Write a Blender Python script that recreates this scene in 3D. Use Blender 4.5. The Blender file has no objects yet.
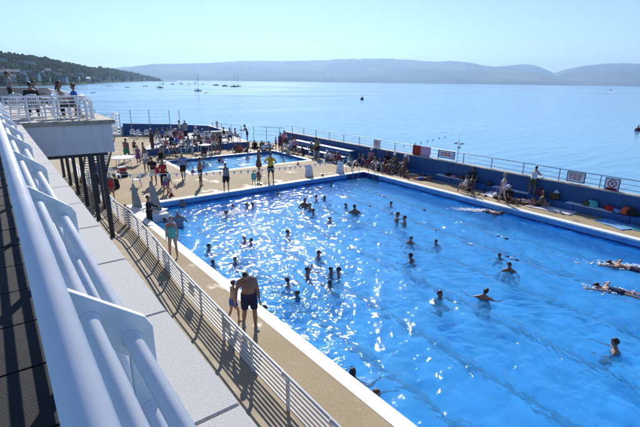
import bpy, math, random
import numpy as np
from mathutils import Vector, Matrix, noise as mnoise
random.seed(7)
R_ = math.radians
SC = bpy.context.scene
COL = SC.collection

# ------------------------------------------------------------------ camera
CAM_H = 6.1                                   # eye above the pool deck
F_PX, CX, CY = 427.0, 320.0, 213.5            # focal length and centre in photo pixels
def _u(v): return v / np.linalg.norm(v)
_a = np.array([-16 - CX, 77 - CY, F_PX]); _b = np.array([905 - CX, 89 - CY, F_PX])
_n = _u(np.cross(_a, _b)); _n = -_n if _n[1] > 0 else _n
_Y = _u(_a); _X = np.cross(_Y, _n)
RM = np.array([_X, _Y, _n])                   # camera (x right, y down, z forward) -> world
def ray(px, py): return RM @ np.array([px - CX, py - CY, F_PX])
def at(px, py, z=0.0):                        # point of a level plane seen at a pixel
    r = ray(px, py); t = (z - CAM_H) / r[2]; return Vector((r[0] * t, r[1] * t, z))
def aty(px, py, y):
    r = ray(px, py); t = y / r[1]; return Vector((r[0] * t, y, CAM_H + r[2] * t))
def atx(px, py, x):
    r = ray(px, py); t = x / r[0]; return Vector((x, r[1] * t, CAM_H + r[2] * t))
cam_d = bpy.data.cameras.new("camera"); cam = bpy.data.objects.new("camera", cam_d); COL.objects.link(cam)
cam_d.sensor_width = 36; cam_d.lens = 36 * F_PX / 640; cam_d.clip_start = 0.05; cam_d.clip_end = 40000
_r = RM @ np.array([1, 0, 0]); _up = RM @ np.array([0, -1, 0]); _bk = RM @ np.array([0, 0, -1])
cam.matrix_world = Matrix(((_r[0], _up[0], _bk[0], 0), (_r[1], _up[1], _bk[1], 0), (_r[2], _up[2], _bk[2], CAM_H), (0, 0, 0, 1)))
SC.camera = cam

# ------------------------------------------------------------------ light
SUN_EL, SUN_AZ = 35.0, 29.5                   # azimuth measured from +Y towards +X
w = bpy.data.worlds.new("World"); SC.world = w; w.use_nodes = True
nt = w.node_tree; bg = nt.nodes["Background"]
sky = nt.nodes.new("ShaderNodeTexSky"); sky.sky_type = 'NISHITA'; sky.sun_disc = False
sky.sun_elevation = R_(SUN_EL); sky.sun_rotation = R_(SUN_AZ)
sky.altitude = 10; sky.air_density = 1.0; sky.dust_density = 0.1; sky.ozone_density = 1.0
tint = nt.nodes.new("ShaderNodeMix"); tint.data_type = 'RGBA'; tint.blend_type = 'MULTIPLY'; tint.inputs["Factor"].default_value = 1.0
tint.inputs["B"].default_value = (.78, .92, 1.24, 1); nt.links.new(sky.outputs[0], tint.inputs["A"]); nt.links.new(tint.outputs["Result"], bg.inputs[0]); bg.inputs[1].default_value = 0.093
sd = bpy.data.lights.new("sun", 'SUN'); sun = bpy.data.objects.new("sun", sd); COL.objects.link(sun)
sd.energy = 5.0; sd.angle = R_(0.53); sd.color = (1.0, 0.95, 0.86)
_sv = Vector((math.sin(R_(SUN_AZ)) * math.cos(R_(SUN_EL)), math.cos(R_(SUN_AZ)) * math.cos(R_(SUN_EL)), math.sin(R_(SUN_EL))))
sun.rotation_euler = _sv.to_track_quat('Z', 'Y').to_euler(); sun.location = (0, 0, 60)
SC.view_settings.view_transform = 'Standard'; SC.view_settings.look = 'None'
SC.view_settings.exposure = 0.38; SC.view_settings.gamma = 1.0
SC.cycles.max_bounces = 8; SC.cycles.transparent_max_bounces = 12
SC.cycles.volume_bounces = 0; SC.cycles.sample_clamp_indirect = 10.0
SC.cycles.use_denoising = True

# ------------------------------------------------------------------ helpers
def tag(o, label=None, cat=None, group=None, kind=None):
    if label: o["label"] = label
    if cat: o["category"] = cat
    if group: o["group"] = group
    if kind: o["kind"] = kind
    return o
def empty(name, loc=(0, 0, 0), rz=0.0):
    o = bpy.data.objects.new(name, None); COL.objects.link(o); o.location = loc; o.rotation_euler = (0, 0, rz)
    o.empty_display_size = 0.1
    return o
def link(name, me, mat=None, parent=None, loc=None, rz=None):
    o = bpy.data.objects.new(name, me); COL.objects.link(o)
    if mat is not None and not me.materials: me.materials.append(mat)
    if parent is not None: o.parent = parent
    if loc is not None: o.location = loc
    if rz is not None: o.rotation_euler = (0, 0, rz)
    return o
class MB:
    """collects vertices and faces of one part"""
    def __init__(s): s.v = []; s.f = []; s.sm = []
    def add(s, vs, fs, smooth=False):
        n = len(s.v); s.v += [tuple(p) for p in vs]; s.f += [tuple(i + n for i in q) for q in fs]; s.sm += [smooth] * len(fs); return s
    def box(s, x0, x1, y0, y1, z0, z1, bev=0.0):
        if bev > 0:
            b = min(bev, (x1 - x0) * .49, (y1 - y0) * .49, (z1 - z0) * .49)
            rings = []
            for (zz, i) in ((z0, b), (z0 + b, 0), (z1 - b, 0), (z1, b)):
                X0, X1, Y0, Y1 = x0 + i, x1 - i, y0 + i, y1 - i; c = b - i if i else b
                c = b * 0.7
                rings.append([(X0 + c, Y0, zz), (X1 - c, Y0, zz), (X1, Y0 + c, zz), (X1, Y1 - c, zz), (X1 - c, Y1, zz), (X0 + c, Y1, zz), (X0, Y1 - c, zz), (X0, Y0 + c, zz)])
            return s.rings(rings, smooth=False)
        vs = [(x0, y0, z0), (x1, y0, z0), (x1, y1, z0), (x0, y1, z0), (x0, y0, z1), (x1, y0, z1), (x1, y1, z1), (x0, y1, z1)]
        return s.add(vs, [(0, 3, 2, 1), (4, 5, 6, 7), (0, 1, 5, 4), (1, 2, 6, 5), (2, 3, 7, 6), (3, 0, 4, 7)])
    def rings(s, rings, smooth=True, cap=True, closed=False):
        m = len(rings[0]); vs = [p for r in rings for p in r]; fs = []
        k = len(rings)
        for i in range(k if closed else k - 1):
            j = (i + 1) % k
            for q in range(m):
                r = (q + 1) % m; fs.append((i * m + q, i * m + r, j * m + r, j * m + q))
        if cap and not closed:
            fs.append(tuple(range(m - 1, -1, -1))); fs.append(tuple((k - 1) * m + q for q in range(m)))
        return s.add(vs, fs, smooth)
    def tube(s, pts, rad, seg=10, up=None, closed=False, smooth=True):
        """sweep; rad a number, a list, or a list of (a,b)"""
        pts = [Vector(p) for p in pts]; n = len(pts); rr = []
        t0 = None; prev = None
        for i, p in enumerate(pts):
            if closed: t = (pts[(i + 1) % n] - pts[i - 1]).normalized()
            elif i == 0: t = (pts[1] - p).normalized()
            elif i == n - 1: t = (p - pts[i - 1]).normalized()
            else:
                t = ((p - pts[i - 1]).normalized() + (pts[i + 1] - p).normalized())
                t = t.normalized() if t.length > 1e-6 else (pts[i + 1] - p).normalized()
            if prev is None:
                u = Vector(up) if up is not None else (Vector((0, 0, 1)) if abs(t.z) < .9 else Vector((0, 1, 0)))
            else: u = prev
            a = t.cross(u); a = a.normalized() if a.length > 1e-6 else t.orthogonal().normalized()
            b = a.cross(t).normalized(); prev = b
            ra = rad[i] if isinstance(rad, (list, tuple)) else rad
            ra, rb = ra if isinstance(ra, (list, tuple)) else (ra, ra)
            rr.append([p + a * (math.cos(2 * math.pi * k / seg) * ra) + b * (math.sin(2 * math.pi * k / seg) * rb) for k in range(seg)])
        return s.rings(rr, smooth, True, closed)
    def sphere(s, c, r, nu=10, nv=7, fn=None):
        c = Vector(c); r = r if isinstance(r, (list, tuple)) else (r, r, r)
        vs = [(0, 0, -1)]; fs = []
        for j in range(1, nv):
            ph = -math.pi / 2 + math.pi * j / nv
            for i in range(nu):
                th = 2 * math.pi * i / nu; vs.append((math.cos(th) * math.cos(ph), math.sin(th) * math.cos(ph), math.sin(ph)))
        vs.append((0, 0, 1)); T = len(vs) - 1
        for i in range(nu):
            k = (i + 1) % nu
            fs.append((0, 1 + k, 1 + i)); fs.append((T, T - nu + i, T - nu + k))
            for j in range(nv - 2):
                a = 1 + j * nu; fs.append((a + i, a + k, a + nu + k, a + nu + i))
        if fn: vs = [fn(Vector(v)) for v in vs]
        return s.add([c + Vector((v[0] * r[0], v[1] * r[1], v[2] * r[2])) for v in vs], fs, True)
    def prism(s, poly, ax, d0, d1):
        """poly of 2-D points extruded along axis ax (0 x,1 y,2 z) from d0 to d1"""
        def mk(p, d): return [(d, p[0], p[1]), (p[0], d, p[1]), (p[0], p[1], d)][ax]
        n = len(poly); vs = [mk(p, d0) for p in poly] + [mk(p, d1) for p in poly]
        fs = [tuple(range(n - 1, -1, -1)), tuple(range(n, 2 * n))] + [(i, (i + 1) % n, n + (i + 1) % n, n + i) for i in range(n)]
        return s.add(vs, fs)
    def xf(s, M):
        s.v = [tuple(M @ Vector(p)) for p in s.v]; return s
    def mesh(s, name):
        me = bpy.data.meshes.new(name); me.from_pydata(s.v, [], s.f)
        me.polygons.foreach_set("use_smooth", s.sm); me.update(); return me
    def build(s, name, mat=None, parent=None, loc=None, rz=None, org=None):
        if org is not None: s.v = [(p[0] - org[0], p[1] - org[1], p[2] - org[2]) for p in s.v]
        return link(name, s.mesh(name), mat, parent, loc, rz)
def smooth_normals(o, angle=40):
    me = o.data
    me.polygons.foreach_set("use_smooth", [True] * len(me.polygons))
    m = o.modifiers.new("wn", 'EDGE_SPLIT'); m.split_angle = R_(angle)
def bevel(o, wdt=.006, seg=2):
    m = o.modifiers.new("bevel", 'BEVEL'); m.width = wdt; m.segments = seg; m.limit_method = 'ANGLE'; m.angle_limit = R_(40); return o

# ------------------------------------------------------------------ materials
MATS = {}
def nodes_of(name):
    m = bpy.data.materials.new(name); m.use_nodes = True
    t = m.node_tree; return m, t, t.nodes["Principled BSDF"], t.nodes["Material Output"]
def mat(name, col, rough=.6, var=.12, scale=6.0, bump=0.0, bscale=60.0, col2=None, metal=0.0, spec=.5, sub=0.0, streak=None):
    """plain coloured surface with grain: noise varies colour and roughness, a finer noise the relief"""
    if name in MATS: return MATS[name]
    m, t, p, out = nodes_of(name); N = t.nodes.new; L = t.links.new
    tc = N("ShaderNodeTexCoord"); nz = N("ShaderNodeTexNoise"); nz.inputs["Scale"].default_value = scale; nz.inputs["Detail"].default_value = 5
    L(tc.outputs["Object"], nz.inputs["Vector"])
    rp = N("ShaderNodeValToRGB"); c = Vector(col[:3]); d = Vector(col2) if col2 else c * (1 - var * 1.6)
    e = c * (1 + var)
    rp.color_ramp.elements[0].position = .32; rp.color_ramp.elements[0].color = (*d, 1)
    rp.color_ramp.elements[1].position = .68; rp.color_ramp.elements[1].color = (*e, 1)
    L(nz.outputs["Fac"], rp.inputs["Fac"]); L(rp.outputs["Color"], p.inputs["Base Color"])
    if streak:                                  # runs of dirt and salt below the edges
        mp = N("ShaderNodeMapping"); mp.inputs["Scale"].default_value = (2.6, 2.6, .22); L(tc.outputs["Object"], mp.inputs["Vector"])
        n3 = N("ShaderNodeTexNoise"); n3.inputs["Scale"].default_value = 2.2; n3.inputs["Detail"].default_value = 7; n3.inputs["Roughness"].default_value = .65; L(mp.outputs["Vector"], n3.inputs["Vector"])
        r3 = N("ShaderNodeValToRGB"); r3.color_ramp.elements[0].position = .52; r3.color_ramp.elements[0].color = (0, 0, 0, 1); r3.color_ramp.elements[1].position = .74; r3.color_ramp.elements[1].color = (.7, .7, .7, 1); L(n3.outputs["Fac"], r3.inputs["Fac"])
        mx = N("ShaderNodeMix"); mx.data_type = 'RGBA'; L(r3.outputs["Color"], mx.inputs["Factor"]); L(rp.outputs["Color"], mx.inputs["A"]); mx.inputs["B"].default_value = (*streak, 1); L(mx.outputs["Result"], p.inputs["Base Color"])
    mr = N("ShaderNodeMapRange"); mr.inputs["To Min"].default_value = max(.02, rough - .1); mr.inputs["To Max"].default_value = min(1, rough + .1)
    L(nz.outputs["Fac"], mr.inputs["Value"]); L(mr.outputs["Result"], p.inputs["Roughness"])
    p.inputs["Metallic"].default_value = metal; p.inputs["Specular IOR Level"].default_value = spec
    if bump > 0:
        n2 = N("ShaderNodeTexNoise"); n2.inputs["Scale"].default_value = bscale; n2.inputs["Detail"].default_value = 4
        L(tc.outputs["Object"], n2.inputs["Vector"]); b = N("ShaderNodeBump"); b.inputs["Strength"].default_value = bump; b.inputs["Distance"].default_value = .02
        L(n2.outputs["Fac"], b.inputs["Height"]); L(b.outputs["Normal"], p.inputs["Normal"])
    MATS[name] = m; return m

def mat_deck():
    m, t, p, out = nodes_of("pool_deck_concrete"); N = t.nodes.new; L = t.links.new
    tc = N("ShaderNodeTexCoord")
    def nz(sc, det=6, rgh=.6):
        n = N("ShaderNodeTexNoise"); n.inputs["Scale"].default_value = sc; n.inputs["Detail"].default_value = det; n.inputs["Roughness"].default_value = rgh
        L(tc.outputs["Object"], n.inputs["Vector"]); return n
    def ramp(src, *st):
        r = N("ShaderNodeValToRGB"); e = r.color_ramp.elements
        while len(e) < len(st): e.new(.5)
        for k, (pos, c) in enumerate(st): e[k].position = pos; e[k].color = (*c, 1)
        L(src, r.inputs["Fac"]); return r
    def mix(kind, fac, a, b):
        x = N("ShaderNodeMix"); x.data_type = 'RGBA'; x.blend_type = kind
        if isinstance(fac, (int, float)): x.inputs["Factor"].default_value = fac
        else: L(fac, x.inputs["Factor"])
        L(a, x.inputs["A"]); L(b, x.inputs["B"]); return x.outputs["Result"]
    big = ramp(nz(.35, 5).outputs["Fac"], (.35, (.335, .255, .15)), (.65, (.41, .325, .21)))
    grit = ramp(nz(28, 3, .8).outputs["Fac"], (.3, (.55, .52, .46)), (.5, (1, 1, 1)), (.72, (1.25, 1.22, 1.15)))
    pebb = N("ShaderNodeTexVoronoi"); pebb.inputs["Scale"].default_value = 55; L(tc.outputs["Object"], pebb.inputs["Vector"])
    pr = ramp(pebb.outputs["Distance"], (.1, (1.1, 1.08, 1.02)), (.6, (.8, .78, .74)))
    worn_glare = ramp(nz(1.1, 6, .7).outputs["Fac"], (.60, (0, 0, 0)), (.72, (.55, .55, .55)))  # pale patches: worn concrete, and white wet glare put into the colour
    c = mix('MULTIPLY', .75, big.outputs["Color"], grit.outputs["Color"])
    c = mix('MULTIPLY', .6, c, pr.outputs["Color"])
    wc = N("ShaderNodeRGB"); wc.outputs[0].default_value = (.55, .49, .40, 1)
    c = mix('MIX', worn_glare.outputs["Color"], c, wc.outputs[0])
    wet = ramp(nz(.55, 4, .65).outputs["Fac"], (.60, (0, 0, 0)), (.66, (1, 1, 1)))
    dk = N("ShaderNodeRGB"); dk.outputs[0].default_value = (.62, .6, .58, 1)
    c2 = mix('MULTIPLY', .6, c, dk.outputs[0])
    c = mix('MIX', wet.outputs["Color"], c, c2)
    L(c, p.inputs["Base Color"])
    mr = N("ShaderNodeMapRange"); mr.inputs["To Min"].default_value = .85; mr.inputs["To Max"].default_value = .45
    L(wet.outputs["Color"], mr.inputs["Value"]); L(mr.outputs["Result"], p.inputs["Roughness"])
    b = N("ShaderNodeBump"); b.inputs["Strength"].default_value = .35; b.inputs["Distance"].default_value = .012
    L(pebb.outputs["Distance"], b.inputs["Height"]); L(b.outputs["Normal"], p.inputs["Normal"])
    return m
def mat_water_pool():
    m, t, p, out = nodes_of("pool_water"); N = t.nodes.new; L = t.links.new
    t.nodes.remove(p)
    tc = N("ShaderNodeTexCoord"); mp = N("ShaderNodeMapping"); L(tc.outputs["Object"], mp.inputs["Vector"])
    n1 = N("ShaderNodeTexNoise"); n1.inputs["Scale"].default_value = 6.0; n1.inputs["Detail"].default_value = 3.5; n1.inputs["Roughness"].default_value = .5; n1.inputs["Distortion"].default_value = .6
    L(mp.outputs["Vector"], n1.inputs["Vector"])
    b = N("ShaderNodeBump"); b.inputs["Strength"].default_value = .7; b.inputs["Distance"].default_value = .035
    L(n1.outputs["Fac"], b.inputs["Height"])
    tr = N("ShaderNodeBsdfTransparent"); tr.inputs["Color"].default_value = (.72, .95, 1.0, 1)
    rf = N("ShaderNodeBsdfRefraction"); rf.inputs["IOR"].default_value = 1.33; rf.inputs["Roughness"].default_value = 0.0; rf.inputs["Color"].default_value = (.72, .95, 1.0, 1)
    gl = N("ShaderNodeBsdfGlossy"); gl.inputs["Roughness"].default_value = .04; gl.inputs["Color"].default_value = (1, 1, 1, 1)
    fr = N("ShaderNodeFresnel"); fr.inputs["IOR"].default_value = 1.33
    for x in (gl, fr, rf): L(b.outputs["Normal"], x.inputs["Normal"])
    m0 = N("ShaderNodeMixShader"); m0.inputs[0].default_value = 1.0
    L(tr.outputs[0], m0.inputs[1]); L(rf.outputs[0], m0.inputs[2])
    df = N("ShaderNodeBsdfDiffuse"); df.inputs["Color"].default_value = (.05, .44, 1.0, 1); L(b.outputs["Normal"], df.inputs["Normal"])   # light scattered back by the churned water
    m1 = N("ShaderNodeMixShader"); m1.inputs[0].default_value = .23; L(m0.outputs[0], m1.inputs[1]); L(df.outputs[0], m1.inputs[2])
    mx = N("ShaderNodeMixShader"); L(fr.outputs[0], mx.inputs[0]); L(m1.outputs[0], mx.inputs[1]); L(gl.outputs[0], mx.inputs[2])
    L(mx.outputs[0], out.inputs["Surface"]); return m
def mat_sea():
    m, t, p, out = nodes_of("sea_water"); N = t.nodes.new; L = t.links.new
    p.inputs["Base Color"].default_value = (.14, .36, .54, 1); p.inputs["Roughness"].default_value = .12; p.inputs["IOR"].default_value = 1.33
    tc = N("ShaderNodeTexCoord")
    def wv(sx, sy, rot, sc, det):
        mp = N("ShaderNodeMapping"); mp.inputs["Rotation"].default_value = (0, 0, R_(rot)); mp.inputs["Scale"].default_value = (sx, sy, 1)
        L(tc.outputs["Object"], mp.inputs["Vector"]); n = N("ShaderNodeTexNoise"); n.inputs["Scale"].default_value = sc; n.inputs["Detail"].default_value = det; n.inputs["Distortion"].default_value = .4
        L(mp.outputs["Vector"], n.inputs["Vector"]); return n.outputs["Fac"]
    a = wv(.35, 1.6, 38, .35, 3); b2 = wv(.5, 1.3, 20, 1.3, 3); c = wv(.25, 1.0, 45, .03, 3)
    ad = N("ShaderNodeMath"); ad.operation = 'MULTIPLY_ADD'; ad.inputs[1].default_value = .3; L(b2, ad.inputs[0]); L(a, ad.inputs[2])
    bp = N("ShaderNodeBump"); bp.inputs["Strength"].default_value = .38; bp.inputs["Distance"].default_value = .35
    L(ad.outputs[0], bp.inputs["Height"]); L(bp.outputs["Normal"], p.inputs["Normal"])
    mr = N("ShaderNodeMapRange"); mr.inputs["From Min"].default_value = .35; mr.inputs["From Max"].default_value = .65
    mr.inputs["To Min"].default_value = .08; mr.inputs["To Max"].default_value = .2; L(c, mr.inputs["Value"]); L(mr.outputs["Result"], p.inputs["Roughness"])
    return m
def mat_hill(name, stops, scale):
    m, t, p, out = nodes_of(name); N = t.nodes.new; L = t.links.new
    tc = N("ShaderNodeTexCoord"); n = N("ShaderNodeTexNoise"); n.inputs["Scale"].default_value = scale; n.inputs["Detail"].default_value = 6
    L(tc.outputs["Object"], n.inputs["Vector"]); r = N("ShaderNodeValToRGB"); e = r.color_ramp.elements
    while len(e) < len(stops): e.new(.5)
    for k, (pos, c) in enumerate(stops): e[k].position = pos; e[k].color = (*c, 1)
    L(n.outputs["Fac"], r.inputs["Fac"]); L(r.outputs["Color"], p.inputs["Base Color"]); p.inputs["Roughness"].default_value = 1; p.inputs["Specular IOR Level"].default_value = .1
    return m
M_DECK = mat_deck()
M_WALK = mat("walkway_concrete", (.40, .33, .23), .85, .12, 3.0, .3, 70)
M_COPE = mat("balcony_coping_concrete", (.46, .455, .44), .85, .11, 95.0, .15, 160)
M_JOINT = mat("joint_dark", (.05, .05, .05), .9)
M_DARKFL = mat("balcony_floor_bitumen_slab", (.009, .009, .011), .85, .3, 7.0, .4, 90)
M_RAIL = mat("white_gloss_rail_paint", (.90, .90, .89), .26, .03, 5.0)
M_WHITE = mat("white_paint", (.78, .80, .82), .5, .06, 3.0, .1, 40)
M_FASCIA = mat("terrace_fascia_render", (.76, .77, .77), .8, .05, 1.6, .15, 50, streak=(.50, .49, .45))
M_EDGE = mat("terrace_edge_stone", (.40, .37, .31), .8, .15, 5.0, .2, 60)
M_PEDGE = mat("pool_edge_white_tile", (.82, .82, .80), .45, .06, 8.0, .1, 50)
M_PWALL = mat("pool_wall_blue_paint", (.09, .34, .68), .4, .10, 2.5, .08, 20)
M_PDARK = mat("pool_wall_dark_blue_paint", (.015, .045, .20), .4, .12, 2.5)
M_PFLOOR = mat("pool_floor_blue_paint", (.11, .53, 1.0), .5, .10, 1.4, .1, 12)
M_PLINE = mat("pool_lane_line_paint", (.05, .22, .42), .5, .12, 3.0)
M_TODD = mat("paddling_pool_paint", (.36, .70, .95), .5, .10, 1.4)
M_BLUE = mat("sea_wall_blue_paint", (.006, .075, .23), .55, .14, 1.2, .12, 25, streak=(.03, .11, .25))
M_BLUE2 = mat("bench_blue_paint", (.01, .10, .30), .4, .14, 2.0, .1, 25)
M_PALE = mat("pale_worn_concrete", (.42, .40, .36), .75, .14, 2.0, .2, 40)
M_COLM = mat("dark_steel_column_paint", (.022, .032, .05), .45, .15, 4.0)
M_STEEL = mat("galvanised_steel", (.42, .44, .46), .4, .12, 8.0, metal=.6)
M_CHROME = mat("stainless_rail", (.6, .62, .64), .2, .05, 8.0, metal=1.0)
M_PLAST = mat("white_plastic", (.76, .77, .77), .38, .05, 5.0)
M_DARKFAB = mat("dark_fabric", (.018, .018, .022), .8, .3, 9.0)
M_ROPE = mat("white_rope", (.7, .7, .68), .8)
M_FLOATW = mat("white_float", (.75, .76, .78), .4)
M_FLOATB = mat("blue_float", (.012, .03, .14), .4)
M_REDP = mat("red_print", (.42, .03, .035), .5)
M_BLUEP = mat("blue_print", (.05, .15, .42), .5)
M_PENB = mat("pennant_blue", (.40, .56, .82), .6)
M_LROPE = mat("lane_rope_fibre", (.32, .46, .60), .8)
M_BROWN = mat("brown_timber", (.22, .09, .03), .6, .25, 6.0)
M_FIN = mat("grey_fin_paint", (.22, .29, .35), .5, .15, 3.0)
M_WATER = mat_water_pool(); M_SEA = mat_sea()

# ================================================================== setting
SEA_Z, WZ = -2.6, -0.34
def quadmesh(name, polys, z, m, kind='structure'):
    b = MB()
    for p in polys: b.add([(q[0], q[1], z) for q in p], [tuple(range(len(p)))])
    return tag(b.build(name, m), kind=kind)
S = 11500
sea = quadmesh("sea", [[(-S, -S), (S, -S), (S, S), (-S, S)]], SEA_Z, M_SEA)
def PLX(y): return 5.40 - .0262 * y            # the pool's left edge runs slightly askew
PR, PF, PN = 20.5, 22.05, -3.0                 # right edge, far end, near end
BW = .30                                       # white edging
TX0, TX1, TY0, TY1 = 10.3, 20.0, 27.95, 33.7   # paddling pool
WALLX = 23.0
deck = quadmesh("pool_deck", [
    [(3.62, -6), (PLX(-3) - BW, -6), (PLX(PN) - BW, PN), (PLX(PF) - BW, PF + BW), (3.62, PF + BW)],
    [(PLX(-3) - BW, -6), (WALLX, -6), (WALLX, PN), (PLX(PN) - BW, PN)],
    [(PR + BW, PN), (WALLX, PN), (WALLX, PF + BW), (PR + BW, PF + BW)],
    [(3.62, PF + BW), (WALLX, PF + BW), (WALLX, TY0), (3.62, TY0)],
    [(3.62, TY0), (TX0, TY0), (TX0, TY1), (3.62, TY1)],
    [(TX1, TY0), (WALLX, TY0), (WALLX, TY1), (TX1, TY1)],
    [(3.62, TY1), (WALLX, TY1), (WALLX, 36.8), (20.3, 41.4), (19.3, 45.9), (11.9, 53.0), (3.62, 53.0)],
], 0.0, M_DECK)
walk = quadmesh("walkway", [[(.5, -6), (3.62, -6), (3.62, 17), (.5, 17)], [(-8, 17), (3.62, 17), (3.62, 53), (-8, 53)]], 0.0, M_WALK)
# quay face down to the sea
b = MB(); b.add([(WALLX + .3, -6, 0), (WALLX + .3, 36.8, 0), (20.6, 41.5, 0), (19.6, 46.1, 0), (12.0, 53.3, 0), (-8, 53.3, 0),
                 (WALLX + .3, -6, -3.2), (WALLX + .3, 36.8, -3.2), (20.6, 41.5, -3.2), (19.6, 46.1, -3.2), (12.0, 53.3, -3.2), (-8, 53.3, -3.2)],
                [(i, i + 1, i + 7, i + 6) for i in range(5)])
tag(b.build("quay", M_PALE), kind='structure')

# ---- main pool
FZ = WZ - 1.27
pool = tag(empty("swimming_pool", (12.8, 10, 0)), kind='structure'); pool.location = (0, 0, 0)
def slab_quad(bld, p0, p1, z0, z1):            # vertical sheet
    bld.add([(*p0, z0), (*p1, z0), (*p1, z1), (*p0, z1)], [(0, 1, 2, 3)])
c0, c1, c2, c3 = (PLX(PN), PN), (PLX(PF), PF), (PR, PF), (PR, PN)
b = MB(); b.add([(*c0, FZ), (*c1, FZ), (*c2, FZ), (*c3, FZ)], [(0, 3, 2, 1)]); b.build("pool_floor", M_PFLOOR, pool)
for a_, b_ in ((c0, c1), (c1, c2), (c2, c3), (c3, c0)):
    b = MB(); slab_quad(b, a_, b_, FZ, WZ - .02); b.build("pool_wall", M_PFLOOR, pool)
    b = MB(); slab_quad(b, a_, b_, WZ + .07, 0.0); b.build("pool_wall_band", M_PWALL, pool)
    b = MB(); slab_quad(b, a_, b_, WZ - .02, WZ + .07); b.build("scum_channel", M_PDARK, pool)
def strip(name, pts, z, h, m, par):
    """flat bar with real thickness from a closed outline"""
    n = len(pts); bb = MB(); bb.add([(*p, z) for p in pts] + [(*p, z + h) for p in pts],
        [tuple(range(n - 1, -1, -1)), tuple(range(n, 2 * n))] + [(i, (i + 1) % n, n + (i + 1) % n, n + i) for i in range(n)])
    return bb.build(name, m, par)
OV = .05
strip("pool_edging", [(PLX(PN) - BW, PN), (PLX(PN) + OV, PN), (PLX(PF) + OV, PF - OV), (PLX(PF) - BW, PF + BW)], -.05, .058, M_PEDGE, pool)
strip("pool_edging", [(PLX(PF) - BW, PF + BW + .002), (PLX(PF) + OV, PF - OV), (PR - OV, PF - OV), (PR + BW, PF + BW + .002)], -.05, .062, M_PEDGE, pool)
strip("pool_edging", [(PR - OV, PN), (PR + BW + .002, PN), (PR + BW + .002, PF + BW), (PR - OV, PF - OV)], -.05, .066, M_PEDGE, pool)
strip("pool_edging", [(PLX(PN) - BW, PN - BW), (PR + BW, PN - BW), (PR - OV, PN + OV), (PLX(PN) + OV, PN + OV)], -.05, .056, M_PEDGE, pool)
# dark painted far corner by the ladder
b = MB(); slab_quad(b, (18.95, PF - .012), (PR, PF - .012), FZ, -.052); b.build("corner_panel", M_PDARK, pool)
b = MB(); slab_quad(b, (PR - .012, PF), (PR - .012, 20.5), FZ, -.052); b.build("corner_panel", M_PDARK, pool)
# lane lines painted on the floor
for k, xl in enumerate((7.05, 9.05, 11.6, 14.1, 16.6, 18.8)):
    b = MB(); vs = []; fs = []
    ys = [PN + 1 + i * .25 for i in range(int((PF - PN - 2.6) / .25))]
    for i, y in enumerate(ys): vs += [(xl - .13, y, FZ + .004), (xl + .13, y, FZ + .004)]
    fs = [(2 * i, 2 * i + 1, 2 * i + 3, 2 * i + 2) for i in range(len(ys) - 1)]
    b.add(vs, fs); b.build("lane_line", M_PLINE, pool)
def water_sheet(name, corners, step, z, amp, seed, m):
    (x00, y00), (x01, y01), (x11, y11), (x10, y10) = corners      # near-left, far-left, far-right, near-right
    nx = int(abs(x11 - x01) / step) + 1; ny = int(abs(y01 - y00) / step) + 1
    rg = np.random.RandomState(seed)
    u = np.linspace(0, 1, nx)[None, :]; v = np.linspace(0, 1, ny)[:, None]
    Xg = (x00 * (1 - v) + x01 * v) * (1 - u) + (x10 * (1 - v) + x11 * v) * u
    Yg = (y00 * (1 - v) + y01 * v) * (1 - u) + (y10 * (1 - v) + y11 * v) * u
    Zg = np.zeros_like(Xg)
    wx = Xg + .25 * np.sin(Yg * .9 + 1) + .15 * np.sin(Yg * 2.3); wy = Yg + .25 * np.sin(Xg * .8 + 2) + .15 * np.sin(Xg * 2.1)
    for k in range(60):
        lam = .13 * (1.25 / .13) ** rg.rand(); th = rg.rand() * 2 * np.pi; kk = 2 * np.pi / lam
        Zg += amp * (lam ** 1.03) * np.sin(kk * (np.cos(th) * wx + np.sin(th) * wy) + rg.rand() * 6.28)
    env = .92 + .2 * np.sin(Xg * .55 + 1.3) * np.sin(Yg * .42 + .4)
    Zg = z + Zg * env
    co = np.stack([Xg, Yg, Zg], -1).reshape(-1, 3)
    idx = np.arange(nx * ny).reshape(ny, nx)
    fc = np.stack([idx[:-1, :-1], idx[:-1, 1:], idx[1:, 1:], idx[1:, :-1]], -1).reshape(-1, 4)
    me = bpy.data.meshes.new(name); me.vertices.add(len(co)); me.vertices.foreach_set("co", co.ravel())
    me.loops.add(fc.size); me.loops.foreach_set("vertex_index", fc.ravel().astype(np.int32))
    me.polygons.add(len(fc)); me.polygons.foreach_set("loop_start", np.arange(0, fc.size, 4, dtype=np.int32))
    me.polygons.foreach_set("loop_total", np.full(len(fc), 4, dtype=np.int32)); me.polygons.foreach_set("use_smooth", np.ones(len(fc), dtype=bool))
    me.update(); me.validate(); return tag(link(name, me, m), kind='structure')
water_sheet("pool_water", ((PLX(PN) + .001, PN + .001), (PLX(PF) + .001, PF - .001), (PR - .001, PF - .001), (PR - .001, PN + .001)), .036, WZ, .0054, 3, M_WATER)
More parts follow.
